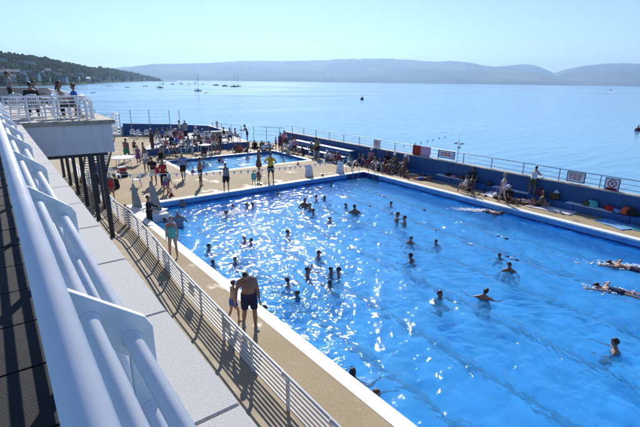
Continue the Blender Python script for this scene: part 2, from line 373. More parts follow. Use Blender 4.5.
# ---- paddling pool
tp = tag(empty("paddling_pool"), kind='structure')
b = MB(); b.add([(TX0, TY0, -.55), (TX0, TY1, -.55), (TX1, TY1, -.55), (TX1, TY0, -.55)], [(0, 3, 2, 1)]); b.build("pool_floor", M_TODD, tp)
q = [(TX0, TY0), (TX0, TY1), (TX1, TY1), (TX1, TY0)]
for i in range(4):
    b = MB(); slab_quad(b, q[i], q[(i + 1) % 4], -.55, -.001); b.build("pool_wall", M_BLUE2, tp)
strip("pool_edging", [(TX0 - .3, TY0 - .25), (TX1 + .3, TY0 - .25), (TX1 + .3, TY0 + .03), (TX0 - .3, TY0 + .03)], -.04, .045, M_PEDGE, tp)
strip("pool_edging", [(TX0 - .3, TY1 - .03), (TX1 + .3, TY1 - .03), (TX1 + .3, TY1 + .25), (TX0 - .3, TY1 + .25)], -.04, .045, M_PEDGE, tp)
strip("pool_edging", [(TX0 - .3, TY0 + .03), (TX0 + .03, TY0 + .03), (TX0 + .03, TY1 - .03), (TX0 - .3, TY1 - .03)], -.04, .048, M_PEDGE, tp)
strip("pool_edging", [(TX1 - .03, TY0 + .03), (TX1 + .3, TY0 + .03), (TX1 + .3, TY1 - .03), (TX1 - .03, TY1 - .03)], -.04, .048, M_PEDGE, tp)
water_sheet("paddling_water", ((TX0 + .001, TY0 + .001), (TX0 + .001, TY1 - .001), (TX1 - .001, TY1 - .001), (TX1 - .001, TY0 + .001)), .09, -.17, .0055, 5, M_WATER)

# ---- far shores
def hdir(px):
    r = ray(px, 80); d = Vector((r[0], r[1], 0)); return d.normalized()
def slope_at(px, py):
    r = ray(px, py); return r[2] / math.hypot(r[0], r[1])
def interp(tab, x):
    if x <= tab[0][0]: return tab[0][1]
    for (a, va), (c, vc) in zip(tab, tab[1:]):
        if x <= c: return va + (vc - va) * (x - a) / (c - a)
    return tab[-1][1]
def fbm(x, y, s, o=4):
    v = 0; a = 1
    for k in range(o): v += a * mnoise.noise(Vector((x * s, y * s, 3.1 * k))); a *= .5; s *= 2.1
    return v
class Shore:
    def __init__(s, prof, shore, depth, rough, seed): s.prof, s.shore, s.depth, s.rough, s.seed = prof, shore, depth, rough, seed
    def pt(s, px, t):
        d = hdir(px); D0 = interp(s.shore, px); D1 = D0 * s.depth if s.depth < 10 else D0 + s.depth
        py = interp(s.prof, px); zr = max(CAM_H + slope_at(px, py) * D1, SEA_Z + .5)
        D = D0 + (D1 - D0) * t
        if t <= 1: sh = min(1, .05 + .95 * t ** .85) if t > 0 else -.02
        else: sh = max(0, 1 - (t - 1) * .9)
        hgt = zr - SEA_Z
        P = d * D; n = fbm(P.x + s.seed, P.y, 3.2 / max(hgt, 30)) * s.rough * hgt * (t if t < .5 else max(0, 1 - abs(t - .5)) if t < 1 else .2)
        P.z = SEA_Z + max(hgt * sh + n * min(1, t * 2), 1.2 if t > 0.001 else -1.5)
        return P
    def build(s, name, x0, x1, nx, nt_, m):
        vs = []; fs = []; ts = [0] + [1.0 * (i + .3) / nt_ for i in range(nt_)] + [1.0, 1.25, 1.7, 2.1]
        xs = [x0 + (x1 - x0) * i / nx for i in range(nx + 1)]
        for x in xs:
            for t in ts: vs.append(s.pt(x, t))
        k = len(ts)
        for i in range(nx):
            for j in range(k - 1): fs.append((i * k + j, (i + 1) * k + j, (i + 1) * k + j + 1, i * k + j + 1))
        return tag(MB().add(vs, fs, True).build(name, m), kind='structure')
M_FAR = mat_hill("far_hillside", [(.36, (.02, .035, .016)), (.5, (.06, .075, .035)), (.62, (.13, .13, .06))], .0016)
M_HEAD = mat_hill("headland_ground", [(.35, (.02, .032, .014)), (.6, (.045, .055, .025))], .02)
farA = Shore([(60, 70), (118, 68), (135, 66.3), (155, 64), (178, 63.8), (200, 63.5), (222, 62.3), (240, 61), (280, 61.2), (320, 60.3), (352, 59), (385, 58.4), (405, 59.6), (430, 61.5), (455, 61), (470, 63), (485, 66), (505, 67.5), (525, 70.5), (545, 74), (560, 77), (575, 80.5), (590, 83.5), (600, 84.4)], [(60, 6200), (600, 6200)], 1900, .15, 11)
farA.build("far_hills", 60, 600, 190, 10, M_FAR)
farB = Shore([(455, 74), (480, 69), (500, 66.2), (512, 65.0), (525, 64), (535, 66), (548, 71), (560, 76)], [(455, 9300), (560, 9300)], 500, .1, 31)
farB.build("distant_mountain", 455, 560, 60, 8, M_FAR)
farC = Shore([(535, 78), (552, 73.5), (562, 70), (580, 66), (600, 64), (620, 63), (632, 63.6), (645, 64), (680, 62), (740, 66), (820, 74)], [(535, 7600), (820, 7600)], 1800, .15, 57)
farC.build("far_hills", 535, 820, 110, 10, M_FAR)
head = Shore([(-160, 48), (-60, 51), (0, 57.2), (10, 58), (22, 59.6), (32, 60), (45, 60.8), (52, 62), (60, 64), (70, 66), (90, 69), (98, 70), (117, 71.5), (132.5, 74), (148, 77), (156, 79.4), (163, 81)],
             [(-160, 430), (0, 520), (40, 600), (75, 720), (100, 1000), (130, 1500), (163, 2300)], 1.42, .10, 3)
head.build("headland", -160, 163, 150, 22, M_HEAD)
# pier spit at the headland's tip
tipd = head.pt(158, 0.02)
b = MB(); p0 = hdir(150) * 2080; p1 = hdir(176) * 2250
dv = (p1 - p0).normalized(); nv = Vector((-dv.y, dv.x, 0)) * 6
b.add([(*(p0 - nv).xy, SEA_Z - 1), (*(p1 - nv).xy, SEA_Z - 1), (*(p1 + nv).xy, SEA_Z - 1), (*(p0 + nv).xy, SEA_Z - 1), (*(p0 - nv * .7).xy, SEA_Z + 2.4), (*(p1 - nv * .7).xy, SEA_Z + 2.0), (*(p1 + nv * .7).xy, SEA_Z + 2.0), (*(p0 + nv * .7).xy, SEA_Z + 2.4)],
      [(4, 5, 6, 7), (0, 1, 5, 4), (1, 2, 6, 5), (2, 3, 7, 6), (3, 0, 4, 7)])
tag(b.build("pier", M_JOINT), "low dark stone pier reaching out from the wooded headland's tip", "pier")

# ---- air between here and the hills
b = MB(); b.box(-S - 20, S + 20, -S - 20, S + 20, SEA_Z - 4, 520)
hz = b.build("haze"); hm = bpy.data.materials.new("haze_air"); hm.use_nodes = True; t = hm.node_tree
t.nodes.remove(t.nodes["Principled BSDF"]); pv = t.nodes.new("ShaderNodeVolumePrincipled")
pv.inputs["Color"].default_value = (.43, .67, 1.0, 1); pv.inputs["Density"].default_value = 1.3e-4; pv.inputs["Anisotropy"].default_value = .42
t.links.new(pv.outputs[0], t.nodes["Material Output"].inputs["Volume"]); hz.data.materials.append(hm); tag(hz, kind='stuff')

# ================================================================== built things
def offset_path(path, o):
    """shift a plan polyline to its right by o"""
    P = [Vector((p[0], p[1])) for p in path]; out = []
    for i in range(len(P)):
        ds = []
        if i > 0: ds.append((P[i] - P[i - 1]).normalized())
        if i < len(P) - 1: ds.append((P[i + 1] - P[i]).normalized())
        n = Vector((0, 0))
        for d in ds: n += Vector((d.y, -d.x))
        n.normalize(); c = n.dot(Vector((ds[0].y, -ds[0].x)))
        out.append(P[i] + n * (o / max(c, .3)))
    return out
def along(path, spacing, start=0.0):
    """points and directions every spacing metres"""
    P = [Vector((p[0], p[1])) for p in path]; res = []; nxt = start; acc = 0
    for a, c in zip(P, P[1:]):
        L_ = (c - a).length; d = (c - a) / L_
        while nxt <= acc + L_ + 1e-6: res.append((a + d * (nxt - acc), d)); nxt += spacing
        acc += L_
    return res
def railing(name, label, path, z0, hand, bars, post, thick, spacing, start=0.0, m=None, cat="railing", seg=12, group=None, posts=None):
    m = m or M_RAIL; O = Vector((path[0][0], path[0][1], z0)); r = tag(empty(name, O), label, cat, group)
    def sweep(nm, o, z, rad, sg):
        MB().tube([(p.x, p.y, z0 + z) for p in offset_path(path, o)], rad, sg).build(nm, m, r, org=O)
    if hand: sweep("handrail", *hand, seg + 6)
    for (o, z, rad) in bars: sweep("bar", o, z, rad, seg)
    b = MB().prism(post, 1, -thick / 2, thick / 2); me = b.mesh("post"); me.materials.append(m)
    spots = along(path, spacing, start) if posts is None else posts
    for p, d in spots:
        o = link("post", me, None, r, (p.x - O.x, p.y - O.y, 0), math.atan2(d.y, d.x) - math.pi / 2)
        bevel(o, .004, 2)
    return r

# ---- balcony under the camera
CZ = 4.667
bal = tag(empty("balcony", (.45, 8, CZ)), "long concrete balcony with pale edge slabs and dark paved floor", "balcony")
OB = Vector((.45, 8, CZ))
yb = -1.6; k = 0
rs = random.Random(4)
while yb < 16.85:
    L_ = 1.04; y1 = min(yb + L_, 17.0)
    MB().box(.20, .695, yb + .006, y1 - .006, CZ - .16, CZ + rs.uniform(-.0015, .0015), .006).build("coping_slab", M_COPE, bal, org=OB); yb += L_
MB().box(.21, .66, -1.7, 17.0, CZ - .6, CZ - .161).build("coping_bed", M_JOINT, bal, org=OB)
MB().box(.35, .56, -3, 17.0, -.05, CZ - .6).build("wall", M_COLM, bal, org=OB)
yb = -1.5
while yb < 16.6:
    for (xa, xb) in ((-.42, .195), (-1.06, -.43), (-1.7, -1.07)):
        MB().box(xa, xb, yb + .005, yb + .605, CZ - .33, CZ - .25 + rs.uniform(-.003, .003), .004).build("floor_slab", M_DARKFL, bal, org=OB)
    yb += .615
MB().box(-2.4, .2, -2, 17.0, CZ - .6, CZ - .331).build("floor_bed", M_JOINT, bal, org=OB)
railing("balcony_railing", "thick white tubular balcony railing with angled plate posts", [(0, -1.6), (0, 17.1)], CZ,
        (.045, .878, .041), [(.128, .745, .026), (.238, .643, .026), (.268, .36, .026), (.268, .18, .026)],
        [(.03, .868), (.075, .868), (.285, .705), (.305, .665), (.305, 0), (.225, 0), (.225, .58), (.035, .762)], .026, 1.53, 1.37 + .01, seg=14)

# weld collars where the tubes meet the plates
brl = [o for o in bpy.data.objects if o.name == "balcony_railing"][0]
for k in range(7):
    yc = -1.6 + 1.38 + 1.53 * k
    for (o_, z_, r_) in ((.128, .745, .026), (.238, .643, .026), (.268, .36, .026)):
        for sg in (-1, 1):
            MB().tube([(o_, yc + sg * .013, z_), (o_, yc + sg * .017, z_), (o_, yc + sg * .024, z_)], [r_ + .007, r_ + .005, r_ + .0005], 14).build("weld_bead", M_RAIL, brl, loc=(0, 1.6, 0))

# ---- terrace beyond it
TZ = CZ; ter = tag(empty("terrace", (2, 17.2, 0)), "raised white terrace on dark steel columns at the balcony's end", "terrace"); OT = Vector((2, 17.2, 0))
b = MB(); b.prism([(-7, 17.55), (3.4, 17.55), (3.4, 30.6), (-7, 30.6)], 2, 3.5, 4.52); b.build("slab", M_FASCIA, ter, org=OT)
b = MB(); b.box(.7, 3.46, 17.38, 17.55, 3.49, 4.52); b.build("fascia", M_FASCIA, ter, org=OT)
b = MB(); b.box(3.4, 3.46, 17.55, 30.6, 3.49, 4.52); b.build("fascia", M_FASCIA, ter, org=OT)
for k in range(3):
    x0 = .68 + k * .97; MB().box(x0 + .004, x0 + .965, 17.28, 17.75, 4.52, TZ, .008).build("edge_slab", M_EDGE, ter, org=OT)
for k in range(9):
    y0 = 17.75 + k * 1.43; MB().box(3.05, 3.585, y0 + .004, y0 + 1.426, 4.52, TZ, .008).build("edge_slab", M_EDGE, ter, org=OT)
MB().box(-7, 3.05, 17.76, 30.6, 4.525, 4.64).build("floor", M_PALE, ter, org=OT)
for k in range(6):
    y = 17.95 + k * 2.72
    MB().box(3.0, 3.16, y - .08, y + .08, 0, 3.49, .012).build("column", M_COLM, ter, org=OT)
for k in range(6):
    y = 17.95 + k * 2.72
    MB().box(.6, 3.3, y - .06, y + .06, 3.3, 3.489).build("beam", M_COLM, ter, org=OT)
MB().box(-7, 3.0, 30.0, 30.3, 4.64, 5.48).build("parapet_wall", M_PALE, ter, org=OT)
MB().box(-7, 3.05, 29.93, 30.37, 5.48, 5.56, .01).build("parapet_coping", M_EDGE, ter, org=OT)
TPOST = [(-.26, .84), (-.2, .85), (-.02, .68), (0, .64), (0, 0), (-.07, 0), (-.07, .58), (-.26, .76)]
tpath = [(.32, 17.42), (2.45, 17.42), (2.85, 17.6), (3.05, 18.05), (3.08, 29.9)]
railing("terrace_railing", "white horizontal bar railing round the raised terrace", tpath, TZ,
        (-.23, .82, .035), [(-.13, .70, .018), (-.035, .58, .018), (-.035, .44, .018), (-.035, .30, .018), (-.035, .16, .018)],
        TPOST, .045, .5, m=M_RAIL, seg=8, posts=[(Vector(p), Vector(d).normalized()) for p, d in
        [((.36, 17.42), (1, 0)), ((.98, 17.42), (1, 0)), ((1.72, 17.42), (1, 0)), ((2.45, 17.42), (1, .1)), ((2.72, 17.52), (1, .4)), ((2.93, 17.76), (1, 1.6)), ((3.05, 18.05), (.2, 1))] + [((3.06, 19.4 + 1.5 * i), (0, 1)) for i in range(7)]])
# stair down from the terrace
st = tag(empty("outdoor_stair", (4.1, 22.9, 0)), "white railed outdoor stair leading down from the raised terrace", "stair"); OS = Vector((4.1, 22.9, 0))
MB().box(3.60, 4.85, 22.3, 23.7, 3.42, 3.55).build("landing", M_PALE, st, org=OS)
nst = 18
for i in range(nst):
    z = 3.42 - (i + 1) * 3.42 / (nst + 1); y = 23.72 + i * .27
    MB().box(3.64, 4.81, y, y + .30, z, z + .045).build("tread", M_PALE, st, org=OS)
for x in (3.60, 4.85):
    MB().tube([(x, 23.7, 3.4), (x, 23.7 + nst * .27, .12)], (.02, .10), 4, smooth=False).build("stringer", M_COLM, st, org=OS)
for x in (3.66,):
    for y in (22.36, 23.64): MB().box(x - .05, x + .05, y - .05, y + .05, 0, 3.419).build("support", M_COLM, st, org=OS)
for h in (.14, .30, .46, .62, .78, .95):
    MB().tube([(3.62, 22.34, 3.55 + h), (4.82, 22.34, 3.55 + h), (4.82, 23.7, 3.55 + h), (4.82, 28.56, .15 + h)], .02, 8).build("bar", M_RAIL, st, org=OS)
for (x, y, z) in ((3.62, 22.34, 3.55), (4.2, 22.34, 3.55), (4.82, 22.34, 3.55), (4.82, 23.0, 3.55), (4.82, 23.7, 3.55), (4.82, 25.3, 2.42), (4.82, 26.9, 1.29), (4.82, 28.5, .2)):
    MB().box(x - .025, x + .025, y - .025, y + .025, z - .05, z + .97).build("post", M_RAIL, st, org=OS)

# ---- railing between walkway and pool deck
LOWP = [(3.66, -2.0), (3.66, 7.3), (3.70, 11.5), (3.86, 14.2), (4.0, 18.1), (3.84, 19.6), (3.88, 22.3), (3.80, 33.0)]
railing("poolside_railing", "long white poolside railing with seven bars casting striped shadows", LOWP, 0.0,
        (-.13, .93, .03), [(-.075, .85, .021)] + [(-.03, .10 + .115 * i, .021) for i in range(6)],
        [(-.16, .95), (-.11, .95), (-.01, .80), (0, .76), (0, 0), (-.06, 0), (-.06, .74), (-.16, .87)], .045, 1.45, .5, m=M_WHITE, seg=8)
for (px, py, lab) in ((195, 287, "small white notice plate tied to poolside railing by turquoise swimsuit"), (226, 325, "small white notice plate tied to poolside railing below the boy")):
    c = at(px, py, .45); c.x = 3.68 if py > 300 else 3.70
    o = MB().box(-.012, .012, -.2, .2, -.17, .17).build("notice_plate", M_WHITE, None, (c.x + .0, c.y, .52)); o.location.x += .02
    tag(o, lab, "notice", "plates on the poolside railing")
gx = at(117, 226); 
for i, dy in enumerate((-.15, .35)):
    o = MB().box(-.03, .03, -.10, .10, 0, .9, .01).build("gate_board", M_BROWN, None, (3.97, 19.0 + dy, 0)); tag(o, ("narrow brown upright board at the railing bend, beside the steel column", "narrow brown upright board at the railing bend, on the fins side")[i], "board", "brown boards at the railing bend")

# ---- sea wall on the right, with its bench
sw = tag(empty("sea_wall", (WALLX, 16, 0)), "long blue painted sea wall with pale coping along the deck", "wall"); OW = Vector((WALLX, 16, 0))
WT = 1.22
MB().box(WALLX, WALLX + .3, -6, 36.6, -.2, WT).build("wall", M_BLUE, sw, org=OW)
MB().box(WALLX - .05, WALLX + .36, -6, 36.62, WT, WT + .07, .012).build("coping", M_PALE, sw, org=OW)
y = -6
while y < 24.8:
    MB().box(22.62, WALLX, y + .01, y + 2.45, -.1, .36, .01).build("bench", M_BLUE2, sw, org=OW); y += 2.47
for k in range(6):
    MB().box(22.59, WALLX - .03, -5.2 + k * 4.1, -3.7 + k * 4.1 + .6, .362, .392, .006).build("bench_board", M_WHITE, sw, org=OW)
railing("sea_wall_railing", "thin grey steel railing along the top of the blue sea wall", [(WALLX + .2, -6), (WALLX + .2, 36.6)], WT + .07, (0, .62, .022),
        [(0, .14, .018), (0, .38, .012)], [(-.022, .62), (.022, .62), (.022, 0), (-.022, 0)], .044, 1.95, .4, m=M_STEEL, seg=6)
tier = tag(empty("seating_tiers", (22.3, 29, 0)), "blue stepped seating with tops painted pale as sun glare against the far end of sea wall", "seating"); OTI = Vector((22.3, 29, 0))
for (x0, x1, z) in ((21.5, 22.2, .42), (22.2, 22.995, .84)):
    MB().box(x0, x1, 25.6, 33.6, -.02, z - .04).build("riser", M_BLUE2, tier, org=OTI)
    MB().box(x0 - .03, x1 - .15, 25.6, 33.6, z - .04, z, .006).build("seat_glare", M_WHITE, tier, org=OTI)  # pale top paints in the sun glare on the glossy blue seat
# far wall, gap railing and tall fence
fw = tag(empty("far_sea_wall", (16, 48, 0)), "low blue painted wall behind the far seating", "wall"); OF = Vector((16, 48, 0))
FW = [((11.7, 52.6), (16.6, 48.6), 1.30, 1.30), ((16.6, 48.6), (19.1, 45.9), 1.30, 1.26), ((19.1, 45.9), (20.3, 41.4), 1.26, .72)]
for p0, p1, z0, z1 in FW:
    d = (Vector(p1) - Vector(p0)).normalized(); n = Vector((-d.y, d.x)) * -.15
    a, c = Vector(p0), Vector(p1); q = [a - n, c - n, c + n, a + n]; zz = [z0, z1, z1, z0]
    MB().add([(v.x, v.y, -.1) for v in q] + [(v.x, v.y, z) for v, z in zip(q, zz)], [(0, 1, 5, 4), (1, 2, 6, 5), (2, 3, 7, 6), (3, 0, 4, 7), (4, 5, 6, 7)]).build("wall", M_BLUE, fw, org=OF)
MB().box(-8, 11.7, 52.5, 52.8, -.1, .95).build("wall", M_PALE, fw, org=OF)
fe = tag(empty("tall_fence", (14, 51, 1.3)), "tall wire fence on thin steel posts above far blue wall", "fence"); OFE = Vector((14, 51, 1.3))
fpx = [(112, 126, .95, 2.4), (131.5, 112, 1.3, 0), (150, 111.5, 1.3, 0), (170, 111.5, 1.3, 0), (180, 111.5, 1.3, 0)]
tops = []
for px, py, zb, _ in fpx:
    base = Vector((11.7 + (px - 127) / 83 * 7.4, 52.5 - (px - 127) / 83 * 6.4)) if px > 127 else Vector((9.3, 52.65))
    base = at(px, 125.5, 1.3) if px > 127 else Vector((9.0, 52.65, .95))
    hz_ = 1.62
    MB().tube([(base.x, base.y, zb - .3), (base.x, base.y, 1.3 + hz_)], .035, 6).build("post", M_STEEL, fe, org=OFE); tops.append(base)
for h in (.15, .5, .9, 1.25, 1.58):
    MB().tube([(p.x, p.y, 1.3 + h) for p in tops], .009, 4).build("wire", M_STEEL, fe, org=OFE)
railing("steel_railing", "thin steel railing across the gap between the two blue walls", [(19.2, 45.5), (20.4, 41.2), (23.1, 36.7)], 0.35, (0, 1.25, .022), [(0, .45, .015), (0, .85, .015)],
        [(-.022, 1.25), (.022, 1.25), (.022, -.35), (-.022, -.35)], .044, 1.5, .2, m=M_STEEL, seg=6)
pf = tag(empty("seating_platform", (14, 40, 0)), kind='structure'); OP = Vector((14, 40, 0))
MB().add([(9.4, 37.0, .5), (19.3, 36.9, .5), (20.0, 41.2, .5), (18.9, 45.6, .5), (15.6, 48.9, .5)], [(0, 1, 2, 3, 4)]).build("platform_top", M_PALE, pf, org=OP)
MB().add([(9.4, 37.0, 0), (19.3, 36.9, 0), (20.0, 41.2, 0), (15.6, 48.9, 0), (9.4, 37.0, .499), (19.3, 36.9, .499), (20.0, 41.2, .499), (15.6, 48.9, .499)], [(0, 1, 5, 4), (1, 2, 6, 5), (3, 0, 4, 7)]).build("platform_front", M_BLUE2, pf, org=OP)
# low pale ramp walls at the far corner
lw = tag(empty("ramp_wall", (19, 39, 0)), "low pale concrete ramp wall behind the paddling pool", "wall"); OL = Vector((19, 39, 0))
MB().box(16.2, 19.2, 41.0, 41.25, .5, 1.12).build("wall", M_PALE, lw, org=OL); MB().box(16.15, 19.25, 40.96, 41.3, 1.12, 1.18).build("coping", M_WHITE, lw, org=OL)

# ---- signs, towels and mast on the sea wall
def sign(name, label, px, py, wd, hg, frame, marks, cat="sign", x=WALLX + .16, group=None):
    c = atx(px, py, x); o = tag(empty(name, (x, c.y, c.z - hg / 2)), label, cat, group)
    MB().box(-.012, .012, -wd / 2, wd / 2, 0, hg).build("panel", M_WHITE, o)
    if frame:
        f = MB(); e = .035
        for (a0, a1, b0, b1) in ((-wd / 2 - e, wd / 2 + e, -e, 0), (-wd / 2 - e, wd / 2 + e, hg, hg + e), (-wd / 2 - e, -wd / 2, 0, hg), (wd / 2, wd / 2 + e, 0, hg)):
            f.box(-.022, .022, a0, a1, b0, b1)
        f.build("frame", frame, o)
    for (m_, u0, u1, v0, v1) in marks:      # u from the viewer's left, v from the top, as fractions
        MB().box(-.018, -.0125, wd / 2 - u1 * wd, wd / 2 - u0 * wd, hg - v1 * hg, hg - v0 * hg).build("print_mark", m_, o)
    return o
rows = lambda m_, v0, v1, n, u0=.1, u1=.9, seed=1: [(m_, u0 + (u1 - u0) * a, u0 + (u1 - u0) * min(a + wd_, 1), v0 + (v1 - v0) * i / n, v0 + (v1 - v0) * (i + .55) / n) for i in range(n) for a, wd_ in [(0, .22), (.27, .3), (.62, random.Random(seed + i).uniform(.2, .36))]]
sign("safety_sign", "small white safety notice on sea wall railing above the crowd", 377, 143.5, .62, .55, M_STEEL, rows(M_REDP, .15, .85, 4))
sign("banner_sign", "wide grey framed banner with red lettering on sea wall railing", 446.5, 154.5, 1.2, .42, M_COLM, [(M_PENB, .03, .12, .08, .92), (M_PENB, .88, .97, .08, .92)] + rows(M_REDP, .22, .85, 2, .16, .84))
sign("warning_sign", "white framed warning board with red lines of lettering on railing", 576, 177.2, .8, .44, M_COLM, rows(M_REDP, .14, .86, 4, .08, .92, 5))
s = sign("no_diving_sign", "white prohibition sign with red barred circle and red caption", 612, 185.5, .56, .62, M_COLM, [(M_REDP, .08, .92, .68, .95)] + rows(M_WHITE, .75, .9, 1, .16, .84))
ri = MB(); ri.tube([(-.02, .17 * math.cos(a), .40 + .17 * math.sin(a)) for a in [2 * math.pi * i / 24 for i in range(24)]], .022, 6, up=(1, 0, 0), closed=True); ri.build("ring", M_REDP, s)
MB().tube([(-.02, .12, .52), (-.02, -.12, .28)], .02, 6).build("bar", M_REDP, s)
MB().tube([(-.016, .05, .33), (-.016, -.02, .42), (-.016, -.07, .47)], .022, 6).build("figure", M_COLM, s)
sign("wall_notice", "small white notice fixed on the blue wall below red towel", 407, 158, .42, .48, None, rows(M_BLUEP, .2, .8, 3), x=WALLX - .015)
sign("pink_sign", "small pink and white sign above the far blue wall", 217, 124.5, .55, .75, None, rows(M_REDP, .1, .9, 4), x=19.0)
def towel_hung(px, py, wd, hg, m_, label):
    c = atx(px, py, WALLX + .2); o = MB(); n = 9; rr = random.Random(px)
    vs = []; fs = []
    for i in range(n + 1):
        y_ = -wd / 2 + wd * i / n; fold = .018 * math.sin(i * 1.7) 
        prof = [(.035 + fold, -hg * (.55 + .03 * math.sin(i))), (.04 + fold * .5, -hg * .25), (.026, 0), (0, .026), (-.026, 0), (-.045 + fold * .5, -hg * .4), (-.05 + fold, -hg * (.95 + .04 * math.sin(i * .9)))]
        vs += [(a, y_, z) for a, z in prof]
    k = 7; fs = [(i * k + j, (i + 1) * k + j, (i + 1) * k + j + 1, i * k + j + 1) for i in range(n) for j in range(k - 1)]
    t_ = o.add(vs, fs, True).build("towel", m_, None, (WALLX + .2, c.y, WT + .07 + .645)); sm = t_.modifiers.new("s", 'SOLIDIFY'); sm.thickness = .012
    return tag(t_, label, "towel")
M_TRED = mat("red_terry", (.38, .035, .02), .9, .25, 5.0, .4, 90); M_TPINK = mat("pink_stripe_terry", (.62, .26, .42), .9, .2, 5.0, .4, 90, col2=(.5, .4, .55))
towel_hung(417, 150, .72, .85, M_TRED, "red towel hung over the sea wall railing beside pink one")
towel_hung(425.5, 152, .82, .95, M_TPINK, "pink patterned towel hung over the sea wall railing")
c = atx(456.5, 162, WALLX + .2)
ms = tag(empty("camera_mast", (WALLX + .25, c.y, WT + .07)), "white mast with two cameras standing on the blue sea wall", "mast"); ms.scale = (.78, .78, .78)
MB().tube([(0, 0, 0), (0, 0, 1.75)], .035, 8).build("pole", M_WHITE, ms); MB().tube([(0, 0, 1.75), (0, 0, 2.35)], .012, 6).build("aerial", M_STEEL, ms)
MB().tube([(0, .25, 1.45), (0, -.32, 1.45)], .02, 6).build("cross_arm", M_WHITE, ms)
for yy, zz in ((.25, 1.45), (-.3, 1.46), (-.08, 1.12)):
    MB().box(-.2, .14, yy - .06, yy + .06, zz, zz + .14, .02).build("camera_housing", M_STEEL, ms)

# ---- pennant rope across the far end of the pool
fr_px = [(88, 173), (120, 174.5), (150, 174), (185, 173.2), (220, 172), (241, 171), (262, 169.5), (285, 167.5), (310, 164.8), (335, 161.3), (352, 158.6)]
FP = [aty(px, py, 22.55) for px, py in fr_px]
pen = tag(empty("pennant_rope", (FP[0].x, 22.55, 0)), "rope of small white and blue pennants across the pool's far end", "bunting"); OPN = Vector((FP[0].x, 22.55, 0))
for e_ in (0, -1): MB().tube([(FP[e_].x, 22.55, 0), (FP[e_].x, 22.55, FP[e_].z + .06)], .025, 8).build("pole", M_STEEL, pen, org=OPN)
MB().tube(FP, .012, 5).build("rope", M_ROPE, pen, org=OPN)
acc = 0; sp = []
for a, c in zip(FP, FP[1:]):
    n = max(1, round((c - a).length / .42))
    for i in range(n): sp.append(a.lerp(c, i / n))
for i, p in enumerate(sp[1:]):
    sw_ = random.Random(i).uniform(-.04, .04)
    MB().add([(p.x - .09, p.y - .004, p.z), (p.x + .09, p.y - .004, p.z), (p.x + sw_, p.y + sw_, p.z - .2), (p.x - .09, p.y + .004, p.z), (p.x + .09, p.y + .004, p.z), (p.x + sw_, p.y + sw_ + .006, p.z - .2)], [(0, 2, 1), (3, 4, 5), (0, 1, 4, 3), (1, 2, 5, 4), (2, 0, 3, 5)]).build("pennant", M_FLOATW if i % 3 else M_PENB, pen, org=OPN)

# ---- ladder, fins, lane ropes
ld = tag(empty("pool_ladder", (19.6, PF, 0)), "stainless grab rails of the ladder in the pool's dark corner", "ladder"); OLD = Vector((19.6, PF, 0))
for x, dz in ((19.35, 0), (19.95, 0)):
    MB().tube([(x, PF + .55, .0), (x, PF + .55, .55), (x, PF + .5, .72), (x, PF + .35, .8), (x, PF + .1, .78), (x, PF - .08, .6), (x, PF - .12, .2), (x, PF - .12, -1.2)], .024, 8).build("grab_rail", M_CHROME, ld, org=OLD)
for z in (-.25, -.55, -.85): MB().box(19.35, 19.95, PF - .17, PF - .07, z, z + .03).build("rung", M_CHROME, ld, org=OLD)
l2 = tag(empty("grab_rail_pair", (20.6, 21.1, 0)), "pair of slim steel grab rails on the pool's right edge", "grab rail"); OLD2 = Vector((20.6, 21.1, 0))
for y in (20.85, 21.45):
    MB().tube([(PR + .55, y, 0), (PR + .55, y, .6), (PR + .45, y, .78), (PR + .2, y, .78), (PR - .05, y, .55), (PR - .09, y, .1), (PR - .09, y, -.9)], .024, 8).build("grab_rail", M_CHROME, l2, org=OLD2)
def fin(x, y, hgt, wd, lean, label):
    b = MB(); rg = []
    for i in range(9):
        t = i / 8; hw = wd * .5 * (1 - t) ** .62 + .012; th = .055 * (1 - t * .7)
        cy = -lean * t ** 1.4; z = hgt * t
        rg.append([(math.cos(a) * th, cy + math.sin(a) * hw, z) for a in [2 * math.pi * k / 12 for k in range(12)]])
    b.rings(rg); f = tag(empty("pool_fin", (x, y, 0)), label, "fin", "fins at the pool steps"); b.build("fin", M_FIN, f, rz=R_(35))
    MB().box(-.32, .32, -.42, .42, 0, .07, .02).build("base", M_PEDGE, f, rz=R_(35)); return f
fin(4.98, 21.55, 1.28, .62, -.12, "tall grey tapered fin standing nearest the poolside railing")
fin(5.62, 20.6, 1.5, .66, -.2, "tall grey tapered fin standing over the pool's corner steps")
MB_ = MB(); MB_.box(4.9, 6.0, 19.9, 21.4, -.6, -.01, .02)
tag(MB_.build("corner_steps", M_PEDGE), "white step block under the grey fins in the pool corner", "steps")
fl_me = {}
def float_mesh(m_):
    if m_.name not in fl_me:
        me = MB().tube([(0, -.09, 0), (0, -.05, 0), (0, .05, 0), (0, .09, 0)], [.02, .042, .042, .02], 8).mesh("float"); me.materials.append(m_); fl_me[m_.name] = me
    return fl_me[m_.name]
def lane_rope(pts, label, n, start=.6):
    O = Vector((*pts[0], WZ)); r = tag(empty("lane_rope", O), label, "lane rope", "lane ropes floating on the pool")
    P = [Vector((*p, WZ + .012)) for p in pts]; dense = []
    for a, c in zip(P, P[1:]):
        k = max(2, int((c - a).length / .5))
        for i in range(k):
            q = a.lerp(c, i / k); q.x += .06 * math.sin(q.y * 1.1); q.z += .02 * math.sin(q.y * 3.1); dense.append(q)
    dense.append(P[-1]); MB().tube(dense, .009, 5).build("rope", M_LROPE, r, org=O)
    for i in range(n):
        j = (i + start) / n * (len(dense) - 1); a = dense[int(j)]
        d = (dense[min(int(j) + 1, len(dense) - 1)] - a)
        for s_, m_ in ((0, M_FLOATB), (.2, M_FLOATW), (.4, M_FLOATB)) if i % 3 == 1 else ((0, M_FLOATW if i % 2 else M_FLOATB),):
            link("float", float_mesh(m_), None, r, a + d.normalized() * s_ - O + Vector((0, 0, .01)), math.atan2(d.y, d.x) - math.pi / 2)
